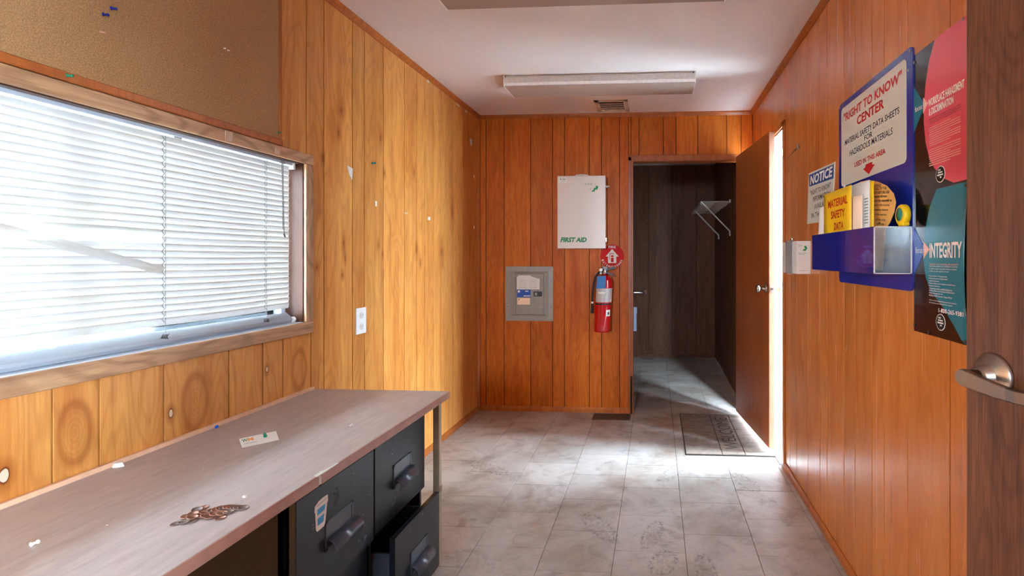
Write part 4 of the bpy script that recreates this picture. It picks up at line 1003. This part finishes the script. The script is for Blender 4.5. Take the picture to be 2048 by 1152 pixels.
tg = MB().prism([(ex-.040, 1.115), (ex+.028, 1.120), (ex+.026, 1.022), (ex-.050, 1.018)], ey-.070, ey-.068, 'F').build('inspection_tag', M['bluetag'], fe)
MB().tube([(ex-.002, ey-.069, 1.118), (ex+.006, ey-.03, 1.15), (ex+.0, ey-.012, 1.20)], .0012, 6).build('tag_string', M['pindark'], fe)
MB().bbox(ex-.012, ex+.030, ey+.045, YF, 1.00, 1.19, .002).build('wall_bracket', M['grey'], fe)

# ------------------------------------------------------------------ ceiling things
def light(y0, x0, x1, label):
    t_ = thing('ceiling_light', ((x0+x1)/2, y0+.12, ZC), label, 'ceiling light', 'wraparound fluorescent lights')
    MB().bbox(x0+.004, x1-.004, y0+.012, y0+.225, ZC-.018, ZC, .002).build('housing', M['white'], t_)
    zb = ZC-.066
    mb = MB().prism([(y0, ZC-.014), (y0-.002, ZC-.050), (y0+.006, zb), (y0+.010, zb), (y0+.004, ZC-.050), (y0+.004, ZC-.014)], x0+.006, x1-.006, 'R')
    mb.prism([(y0+.238, ZC-.014), (y0+.240, ZC-.050), (y0+.232, zb), (y0+.228, zb), (y0+.234, ZC-.050), (y0+.234, ZC-.014)], x0+.006, x1-.006, 'R')
    nr = 9
    for k in range(nr):          # prismatic ribs along the side
        z = ZC-.018-k*.0035; mb.box(x0+.006, x1-.006, y0-.004, y0, z-.0012, z+.0012)
    mb.build('diffuser_side', M['lens_side'], t_)
    MB().bbox(x0+.006, x1-.006, y0+.006, y0+.232, zb-.004, zb, .001).build('diffuser', M['lens'], t_)
    for xa, xb in ((x0, x0+.006), (x1-.006, x1)):
        e = MB().prism([(y0-.004, ZC), (y0-.005, ZC-.050), (y0+.004, zb-.006), (y0+.234, zb-.006), (y0+.243, ZC-.050), (y0+.242, ZC)], xa, xb, 'R').build('end_cap', M['whitepl'], t_)
        MB().lathe([(.004, 0), (.003, .002)], 10, ((xa+xb)/2+(.012 if xa == x0 else -.012), y0-.006, ZC-.012), 'y').build('screw', M['nickel2'], e)
light(3.235, -.985, .247, 'long wraparound fluorescent ceiling light near the far wall')
light(1.992, -.935, .297, 'ceiling light nearest the camera, only its edge seen at the top of the picture')
vt = thing('ceiling_vent', (-.34, 3.93, ZC), 'cream louvred air vent in the ceiling by the far wall', 'vent')
va, vb, vc, vd = -.468, -.215, 3.785, 4.075
MB().box(va, vb, vc, vc+.035, ZC-.006, ZC).box(va, vb, vd-.035, vd, ZC-.006, ZC).box(va, va+.035, vc, vd, ZC-.006, ZC).box(vb-.035, vb, vc, vd, ZC-.006, ZC).build('frame', mat('cream_metal', (214, 194, 172), .5), vt)
MB().box(va+.03, vb-.03, vc+.03, vd-.03, ZC-.0012, ZC-.0002).build('duct', M['groove'], vt)
for k in range(4):
    y = vc+.050+k*.050
    MB().prism([(y, ZC-.014), (y+.006, ZC-.016), (y+.026, ZC-.002), (y+.020, ZC-.001)], va+.035, vb-.035, 'R').build('louvre', mat('cream_louvre', (226, 206, 182), .5), vt)
for k in range(12):
    x = va+.046+k*.0145
    MB().box(x, x+.004, vd-.085, vd-.036, ZC-.012, ZC-.001).build('fin', bpy.data.materials['cream_louvre'], vt)
hk = MB().tube([(-.58+.011*math.cos(a_*math.pi/6), 3.60, ZC-.012+.011*math.sin(a_*math.pi/6)) for a_ in range(13)], .002, 6, cap=False)
hk.tube([(-.58, 3.60, ZC-.002), (-.58, 3.60, ZC)], .003, 6)
tag(hk.build('ceiling_hook', M['nickel2'], org=(-.58, 3.60, ZC)), 'small dark ring hook in the ceiling behind the light', 'hook')

# floor register and mat
fv = thing('floor_vent', (-.355, 4.02, 0), 'brown slotted floor register in front of the far wall', 'vent')
MB().box(-.505, -.205, 3.945, 4.105, .0, .004).build('frame', mat('brown_register', (84, 62, 48), .5), fv)
for k in range(22):
    x = -.492+k*.0128
    MB().box(x, x+.005, 3.962, 4.088, .004, .0055).build('louvre', M['groove'], fv)

def mat_mat():
    m = bpy.data.materials.new('worn_doormat'); m.use_nodes = True; t = NT(m); p = t.pos()
    n = t.noise(t.vmath('MULTIPLY', p, (4, 34, 1)), 1, 4, .6, .4); n2 = t.noise(p, 9, 4, .6, 1.0); n3 = t.noise(p, 220, 2, .6)
    c = t.mix(t.rng(n2, .35, .65), rgb(150, 134, 120), rgb(122, 104, 90))
    c = t.mix(t.math('MULTIPLY', t.rng(n, .54, .62), .55), c, rgb(82, 72, 62))
    c = t.mix(t.math('MULTIPLY', t.rng(n3, .5, .7), .4), c, rgb(80, 68, 58))
    t.l(c, t.b.inputs['Base Color']); t.b.inputs['Roughness'].default_value = .9
    return m
M['mat'] = mat_mat(); M['matline'] = mat('mat_groove', (44, 38, 32), .9)
dm = thing('doormat', (.475, 3.70, 0), 'brown welcome doormat on the floor beside the open door', 'doormat')
MB().bbox(.185, .765, 3.275, 4.125, .0004, .006, .001).build('mat_base', M['matline'], dm)
for a, b in ((.190, .418), (.423, .563), (.568, .760)):
    MB().bbox(a, b, 3.281, 4.119, .005, .010, .001).build('mat_panel', M['mat'], dm)
text('WELCOME', .545, 3.37, .66, .095, .0106, 'V', M['matline'], dm, bold=-.012)

# ------------------------------------------------------------------ right wall things
RX = XR
def Yv(*pts): return pts
# right-to-know sign
sg = thing('right_to_know_sign', (RX, 1.88, 1.16), 'blue RIGHT TO KNOW CENTER wall board with a document tray', 'sign board')
def rrect(a0, a1, b0, b1, r, n=5, skip=()):
    out = []
    for cx_, cy_, s0 in ((a1-r, b0+r, -90), (a1-r, b1-r, 0), (a0+r, b1-r, 90), (a0+r, b0+r, 180)):
        for k in range(n+1):
            a = R(s0+90*k/n); out.append((cx_+r*math.cos(a), cy_+r*math.sin(a)))
    return out
bp_ = MB().prism(rrect(1.574, 2.190, 1.160, 1.897, .02), RX-.0002, RX-.006, 'R').build('backboard', M['bluesign'], sg)
fc = MB().prism(rrect(1.612, 2.160, 1.553, 1.873, .018), RX-.005, RX-.0072, 'R').build('sign_face', M['signwhite'], bp_)
tx = RX-.0078
def rt(body, yl, yr, zb, zt, m_, bold=.0, par=None, d=tx, shear=0): return text(body, yl, zb, yl-yr, zt-zb, d, 'R', m_, par or bp_, bold=bold, shear=shear)
rt('"RIGHT TO KNOW"', 2.132, 1.637, 1.811, 1.847, M['red'], .03)
rt('CENTER', 1.995, 1.762, 1.764, 1.799, M['red'], .03)
rt('MATERIAL SAFETY DATA SHEETS', 2.118, 1.655, 1.715, 1.737, M['navy'], .012)
rt('FOR', 1.925, 1.855, 1.690, 1.710, M['navy'], .012)
rt('HAZARDOUS MATERIALS', 2.068, 1.700, 1.661, 1.684, M['navy'], .012)
rt('USED IN THIS AREA', 2.020, 1.752, 1.609, 1.628, M['red'], .03)
MB().prism([(1.915,1.601),(1.858,1.601),(1.858,1.592),(1.836,1.588),(1.886,1.562),(1.936,1.588),(1.915,1.592)], RX-.0068, tx, 'R').build('arrow', M['red'], bp_)
for (y, z) in ((1.588, 1.885), (1.598, 1.83), (2.176, 1.885)):
    MB().lathe([(.0045, 0), (.003, .0025)], 10, (RX-.0085, y, z), 'x').build('screw', M['steel'], bp_)
# tray
T0, T1, TZ0, TZ1, TX = 1.578, 2.187, 1.212, 1.355, .652
tr = MB().bbox(TX, TX+.004, T0, T1, TZ0, TZ1, .0008).build('tray_front', M['blue'], sg)
MB().bbox(TX+.004, RX-.006, T1-.004, T1, TZ0, TZ1, .0008).build('tray_end', M['blue'], sg)
MB().bbox(TX+.004, RX-.006, T0, T1-.004, TZ0, TZ0+.004, .0008).build('tray_floor', M['blue'], sg)
MB().bbox(TX+.004, RX-.006, T0, T0+.003, TZ0+.004, TZ1, .0005).build('tray_end', M['clear'], sg)['label'] = 'scuffed clear acrylic end'
MB().box(TX, RX-.006, T0-.0006, T0+.0005, TZ1-.003, TZ1).box(TX, TX+.004, T0-.0006, T0+.0005, TZ0, TZ1).box(RX-.010, RX-.006, T0-.0006, T0+.0005, TZ0, TZ1).box(TX, RX-.006, T0-.0006, T0+.0005, TZ0, TZ0+.003).build('tray_rim', M['lens_side'], sg)

# contents of the tray
def page(y0, y1, z0, z1, x, curl, th=.001, nz=8, ny=6, lift=0):
    """sheet parallel to the wall, its near side (low y) curling by `curl` towards the wall"""
    mb = MB(); vs = []
    for i in range(ny+1):
        s_ = i/ny; y = y0+(y1-y0)*s_
        for j in range(nz+1):
            q_ = j/nz; z = z0+(z1-z0)*q_; vs.append((x+curl*(1-s_)**2+lift*q_*q_, y, z))
    n0 = len(vs); vs += [(a+th, b, c) for a, b, c in vs]
    fs = []
    for i in range(ny):
        for j in range(nz):
            a = i*(nz+1)+j; fs.append((a, a+1, a+nz+2, a+nz+1)); fs.append((n0+a, n0+a+nz+1, n0+a+nz+2, n0+a+1))
    ed = [i*(nz+1) for i in range(ny+1)]
    for i in range(ny):
        a = i*(nz+1); fs.append((a, a+nz+1, n0+a+nz+1, n0+a)); a += nz; fs.append((a, n0+a, n0+a+nz+1, a+nz+1))
    for j in range(nz):
        fs.append((j, n0+j, n0+j+1, j+1)); a = ny*(nz+1)+j; fs.append((a, a+1, n0+a+1, n0+a))
    return mb.add(vs, fs, True)
bd = thing('data_sheet_folder', (.69, 1.93, TZ0+.004), 'yellow MATERIAL SAFETY DATA folder stuffed with sheets standing in the blue tray', 'folder')
cv = page(1.796, 2.086, TZ0+.006, 1.512, .668, .0).build('front_cover', M['yellow'], bd)
ct = .6674
text('MATERIAL', 2.035, 1.452, .205, .030, ct, 'R', M['red'], cv, bold=.03)
text('SAFETY', 2.000, 1.408, .145, .030, ct, 'R', M['red'], cv, bold=.03)
text('DATA', 1.968, 1.364, .100, .028, ct, 'R', M['red'], cv, bold=.03)
page(1.735, 2.07, TZ0+.006, 1.500, .676, .020, lift=.006).build('sheet', M['paper'], bd)
page(1.720, 2.05, TZ0+.006, 1.516, .684, .014).build('sheet', M['scrap'], bd)
sh = page(1.745, 1.80, TZ0+.006, 1.470, .672, .012).build('sheet', M['cream'], bd)
page(1.708, 2.06, TZ0+.006, 1.512, .700, .006).build('back_cover', M['yellow'], bd)
for k in range(9):
    z = 1.375+k*.010; MB().box(.6925, .6935, 1.722, 1.750, z, z+.003).build('lettering', M['greygreen'], bd)
tn = thing('tan_sheet', (.725, 1.76, TZ0+.004), 'tan rounded sheet of black print curling out behind the yellow folder', 'paper')
ov = [(2.00,1.22),(1.99,1.50),(1.95,1.523),(1.87,1.532),(1.80,1.528),(1.73,1.512),(1.66,1.488),(1.615,1.458),(1.600,1.430),(1.612,1.400),(1.64,1.370),(1.67,1.352),(1.69,1.22)]
MB().prism(ov, .728, .7265, 'R').build('sheet', M['tan'], tn)
for i, (yl, yr, z, sl) in enumerate([(1.84,1.70,1.505,0),(1.83,1.66,1.494,0),(1.82,1.64,1.480,0),(1.78,1.66,1.464,0),(1.76,1.625,1.448,0),(1.755,1.64,1.432,0),(1.75,1.65,1.416,0),(1.745,1.66,1.400,0),(1.74,1.67,1.384,0),(1.735,1.68,1.370,0)]):
    text(['THIS IS A NOTICE','PLEASE READ ALL OF THE','DATA SHEETS BEFORE USE','of hazardous','when the materials to','are in this county','questions about it','to the supervisor','of the area','office'][i], yl, z, yl-yr, .009, .7260, 'R', M['black'], tn, bold=.02, tilt=-.10)
wb = thing('white_booklet', (.69, 2.15, TZ0+.004), 'white folded papers at the far left end of the blue tray', 'paper')
page(2.105, 2.178, TZ0+.006, 1.470, .672, .008, lift=.008).build('sheet', M['paper'], wb)
page(2.10, 2.170, TZ0+.006, 1.450, .690, .006).build('sheet', M['scrap'], wb)
wc = thing('rolled_paper', (.745, 2.02, 1.355), 'short white curled paper behind the yellow folder against the sign', 'paper')
MB().prism([(2.09,1.40),(2.09,1.540),(2.075,1.552),(2.065,1.535),(1.93,1.538),(1.93,1.40)], .748, .7455, 'R').build('sheet', M['paper'], wc)
MB().prism([(2.09,1.218),(2.09,1.40),(1.93,1.40),(1.93,1.218)], .7475, .7455, 'R').build('sheet', M['paper'], wc)

# tape measure on the tray end
tm = thing('tape_measure', (.735, 1.555, TZ1), 'small yellow tape measure with a green face on the tray end', 'tape measure')
MB().lathe([(.025, 0), (.030, .002), (.032, .005), (.032, .017), (.030, .020), (.025, .022)], 28, (.724, 1.572, TZ1+.033), 'x').build('case', M['yellow'], tm)
MB().lathe([(.0, -.001), (.019, -.001), (.020, .001)], 24, (.7235, 1.572, TZ1+.035), 'x').build('face_label', mat('green_face', (40, 130, 110), .3), tm)
MB().bbox(.722, .742, 1.545, 1.575, TZ1+.0, TZ1+.010, .002).build('tape_mouth', M['yellow'], tm)

# notice sign
ns = thing('notice_sign', (RX, 2.45, 1.43), 'white NOTICE sign with blue header left of the big blue sign', 'sign')
def tl_(a, b): return (a, b + (2.45-a)*-.012)
MB().prism([(2.655,1.433),(2.288,1.425),(2.250,1.675),(2.628,1.687)], RX-.0001, RX-.003, 'R').build('sign_plate', M['signwhite'], ns)
MB().prism([(2.616,1.618),(2.266,1.606),(2.262,1.666),(2.618,1.677)], RX-.0028, RX-.0036, 'R').build('header', M['noticeblue'], ns)
text('NOTICE', 2.600, 1.623, .325, .045, RX-.0041, 'R', M['paper'], ns, bold=.03, shear=.15, tilt=-.02)
for body, yl, yr, z in (('"RIGHT TO KNOW"', 2.600, 2.300, 1.571), ('INFORMATION', 2.555, 2.305, 1.535), ('AVAILABLE', 2.535, 2.33, 1.497), ('IN THIS AREA', 2.580, 2.30, 1.457)):
    text(body, yl, z, yl-yr, .024, RX-.0036, 'R', M['black'], ns, bold=.008)
crumpled = MB().add([(.765,2.20,1.43),(.735,2.24,1.42),(.720,2.20,1.36),(.76,2.19,1.37),(.74,2.215,1.40)], [(0,1,4),(1,2,4),(2,3,4),(3,0,4),(0,3,2,1)])
tag(crumpled.build('black_clip', M['blackpl'], org=(.765,2.2,1.36)), 'small black clip between the notice sign and the blue tray', 'clip')

# dispenser box left of the tray
zb_ = thing('wipe_dispenser', (RX, 2.745, 1.18), 'small white dispenser box with green logo on the right wall', 'dispenser')
MB().bbox(.700, RX, 2.600, 2.890, 1.180, 1.345, .002).build('dispenser_box', M['white'], zb_)
MB().bbox(.694, .7005, 2.66, 2.80, 1.176, 1.350, .001).build('front_sleeve', M['clear'], zb_)
MB().bbox(.712, .716, 2.74, 2.76, 1.340, 1.365, .001).build('top_clip', M['chrome'], zb_)
yz = 2.5992
text('ZEE', .7055, 1.318, .022, .008, yz, 'F', M['greygreen'], zb_)
MB().prism([(.735,1.318),(.745,1.322),(.752,1.308),(.742,1.294),(.728,1.298),(.734,1.304),(.742,1.306)], 2.6002, yz, 'F').build('logo', M['green'], zb_)
MB().box(.708, .75, yz, 2.6002, 1.283, 1.285).box(.708, .74, yz, 2.6002, 1.277, 1.279).box(.712, .752, yz, 2.6002, 1.196, 1.1975).build('lettering', M['greygreen'], zb_)

# wire hook high by the exterior door
wh = MB().tube([(RX, 2.80, 1.862), (RX-.006, 2.82, 1.860), (RX-.007, 3.05, 1.842), (RX-.006, 3.08, 1.85)], .0016, 6).tube([(RX, 2.80, 1.845), (RX-.012, 2.80, 1.855), (RX-.012, 2.80, 1.875)], .005, 6)
tag(wh.build('wire_hook', M['nickel2'], org=(RX, 2.8, 1.86)), 'thin dark wire on a nail high beside the bright doorway', 'hook')

# posters
po = thing('harassment_poster', (RX, 1.44, 1.453), 'black and pink WORKPLACE HARASSMENT poster, upper of two near the oak door', 'poster')
MB().box(RX-.0018, RX-.0002, 1.300, 1.574, 1.450, 1.864).build('poster_sheet', M['posterblack'], po)
px1 = RX-.0023
MB().prism([(1.459,1.864),(1.490,1.815),(1.508,1.76),(1.517,1.70),(1.518,1.65),(1.508,1.59),(1.490,1.545),(1.464,1.51),(1.42,1.475),(1.37,1.455),(1.301,1.455),(1.301,1.864)], RX-.0017, px1, 'R').build('pink_field', M['pink'], po)
MB().prism([(1.574,1.770),(1.574,1.636),(1.512,1.700)], RX-.0017, RX-.0028, 'R').build('focus_arrow', M['teal'], po)
MB().prism([(1.520,1.722),(1.520,1.676),(1.494,1.699)], RX-.0017, RX-.0033, 'R').build('arrow_tip', M['peach'], po)
text('focus', 1.566, 1.692, .040, .016, RX-.0034, 'R', M['paper'], po)
text('on', 1.520, 1.694, .016, .009, RX-.0038, 'R', M['paper'], po)
text('WORKPLACE HARASSMENT', 1.493, 1.686, .170, .022, px1-.0005, 'R', M['paper'], po, bold=.03)
text('& DISCRIMINATION', 1.490, 1.660, .120, .021, px1-.0005, 'R', M['paper'], po, bold=.03)
for k in range(20):
    z = 1.648-k*.0062-(0 if k < 3 else .006)-(0 if k < 12 else .006)
    MB().box(px1-.0004, px1+.0002, 1.490-(.150 if k % 4 != 3 else .105), 1.490-.002*(k % 3), z, z+.0022).build('lettering', mat('text_dark_red', (150, 40, 60), .5) if k < 3 else M['peach'], po)
def seal(y, z, par, d):
    s = MB().lathe([(.0225, 0), (.0225, .0004)], 28, (d-.0006, y, z), 'x').build('seal', M['paper'], par)
    MB().lathe([(.0205, 0), (.0205, .0004)], 28, (d-.0010, y, z), 'x').build('seal_disc', M['black'], s)
    for k, (a, b) in enumerate(((.012,.004),(.013,.013),(.016,.016),(.003,.008))):
        MB().box(d-.0014, d-.0009, y-b+.002, y+a-.002, z+.010-k*.0068, z+.0138-k*.0068).build('lettering', M['paper'], s)
seal(1.431, 1.487, po, px1)
for (y, z) in ((1.570, 1.842), (1.325, 1.858)):
    MB().lathe([(.0045, 0), (.003, .002)], 10, (RX-.005, y, z), 'x').build('tack', M['steel'], po)

pt = thing('integrity_poster', (RX, 1.44, 1.043), 'black and teal INTEGRITY poster, lower of two near the oak door', 'poster')
MB().box(RX-.0018, RX-.0002, 1.306, 1.574, 1.043, 1.4495).build('poster_sheet', M['posterblack'], pt)
MB().prism([(1.452,1.449),(1.486,1.405),(1.506,1.355),(1.518,1.305),(1.520,1.255),(1.508,1.205),(1.480,1.165),(1.445,1.145),(1.417,1.125),(1.370,1.085),(1.340,1.055),(1.318,1.044),(1.307,1.044),(1.307,1.449)], RX-.0017, px1, 'R').build('teal_field', M['teal'], pt)
# curled right edge
mb = MB()
for k in range(13):
    z = 1.046+k/12*.402; b_ = .010*math.sin(math.pi*k/12)
    mb.v += [(RX-.0024, 1.328, z), (RX-.0026-b_*.5, 1.317, z), (RX-.0026-b_, 1.307, z)]
for k in range(12):
    for j in range(2): a = k*3+j; mb.f.append((a, a+3, a+4, a+1)); mb.sm.append(True)
mb.build('curled_edge', M['teal'], pt)
MB().prism([(1.574,1.352),(1.574,1.210),(1.509,1.283)], RX-.0017, RX-.0028, 'R').build('focus_arrow', M['focusblue'], pt)
MB().prism([(1.518,1.308),(1.518,1.258),(1.487,1.284)], RX-.0017, RX-.0033, 'R').build('arrow_tip', M['peach'], pt)
text('focus', 1.562, 1.274, .040, .018, RX-.0034, 'R', M['paper'], pt)
text('on', 1.516, 1.277, .016, .009, RX-.0038, 'R', M['paper'], pt)
text('INTEGRITY', 1.486, 1.260, .152, .042, px1-.0005, 'R', M['paper'], pt, bold=.03)
lines = [('Together we are setting the standard', .138, .007), ('If you have problems or compliance concerns', .136, .005), ('or wish to report a possible violation of policy', .132, .005), ('or law, you can speak to or call', .095, .005), (None,)*3,
         ('• Any member of management', .092, .005), ('• Human Resources Department', .094, .005), ('• Legal Department', .055, .005), ('• Business Ethics and Compliance Department', .130, .005), ('• Integrity Help Line', .058, .005),
         ('You can also send a confidential letter to', .112, .005), ('Business Ethics and Compliance Department', .122, .005), ('Waste Management, Inc.', .070, .005), ('PO Box 13709 Houston, Texas 77219', .110, .005), (None,)*3, ('When you call the Integrity Help Line, your call is answered', .130, .0045), ('by someone not associated with the company', .112, .0045), (None,)*3]
z = 1.246
for b_, w_, h_ in lines:
    if b_: text(b_, 1.488 if not b_.startswith('•') else 1.492, z-h_, w_, h_, px1-.0005, 'R', M['paper'] if z < 1.24 else M['peach'], pt)
    z -= .0068
text('1-800-265-9381', 1.440, 1.112, .112, .012, px1-.0005, 'R', M['paper'], pt, bold=.01)
seal(1.430, 1.086, pt, px1)
for (y, z) in ((1.570, 1.060), (1.490, 1.050), (1.314, 1.440), (1.318, 1.052)):
    MB().lathe([(.0045, 0), (.003, .002)], 10, (RX-.005, y, z), 'x').build('tack', M['nickel2'], pt)

# ------------------------------------------------------------------ rear room things
sf = thing('wire_shelf', (.735, 5.8, 1.82), 'white wire shelf with braces on the right wall of the dark rear room', 'shelf')
SX0, SX1, SY0, SY1, SZ = .440, .733, 5.10, 6.49, 1.820
mb = MB()
for k in range(56):
    y = SY0+.004+k*(SY1-SY0-.008)/55; mb.tube([(SX0, y, SZ), (SX1, y, SZ)], .0032, 5)
mb.build('deck_wires', M['wire'], sf)['kind'] = 'stuff'
for x, z in ((SX0, SZ), (SX0, SZ-.030), (SX0+.15, SZ-.004), (SX1-.004, SZ-.004)):
    MB().tube([(x, SY0, z), (x, SY1, z)], .004, 6).build('long_wire', M['wire'], sf)
MB().tube([(SX0, SY0+.003, SZ), (SX0, SY0+.003, SZ-.030)], .003, 6).build('lip_wire', M['wire'], sf)
for yb in (5.12, 6.02):
    mb = MB()
    for dy in (0, .022 if yb < 5.5 else .05):
        mb.tube([(SX0, yb+dy, SZ-.004), (SX0+.02, yb+dy, SZ-.012), (SX1-.006, yb+dy, SZ-.292), (SX1-.004, yb+dy, SZ-.34)], .0055, 6)
    mb.build('brace', M['wire'], sf)
for k in range(5):
    y = 5.12+k*.30
    MB().bbox(.722, .735, y, y+.012, SZ-.012, SZ+.022, .001).build('wall_clip', M['wire'], sf)
gb = thing('grab_bar', (-.2, 6.5, .82), 'chrome grab bar on the back wall of the rear room', 'grab bar')
MB().tube([(-.80, 6.49, .824), (-.80, 6.45, .824), (-.78, 6.435, .824), (-.18, 6.435, .824), (-.155, 6.45, .824), (-.150, 6.49, .824)], .013, 12).build('bar', M['chrome'], gb)
for x in (-.80, -.150): MB().bbox(x-.035, x+.035, 6.486, 6.50, .795, .855, .004).build('mounting_plate', M['chrome'], gb)
tp = thing('toilet_paper_roll', (-.30, 6.44, .60), 'white toilet paper roll hanging on the back wall beyond the door frame', 'toilet paper')
MB().tube([(-.38, 6.43, .60), (-.246, 6.43, .60)], .045, 24).build('roll', M['tissue'], tp)
MB().box(-.38, -.250, 6.383, 6.386, .345, .60).build('loose_sheet', M['tissue'], tp)
MB().tube([(-.40, 6.43, .60), (-.225, 6.43, .60)], .008, 10).bbox(-.232, -.222, 6.42, 6.50, .588, .612, .002).build('holder', M['nickel2'], tp)
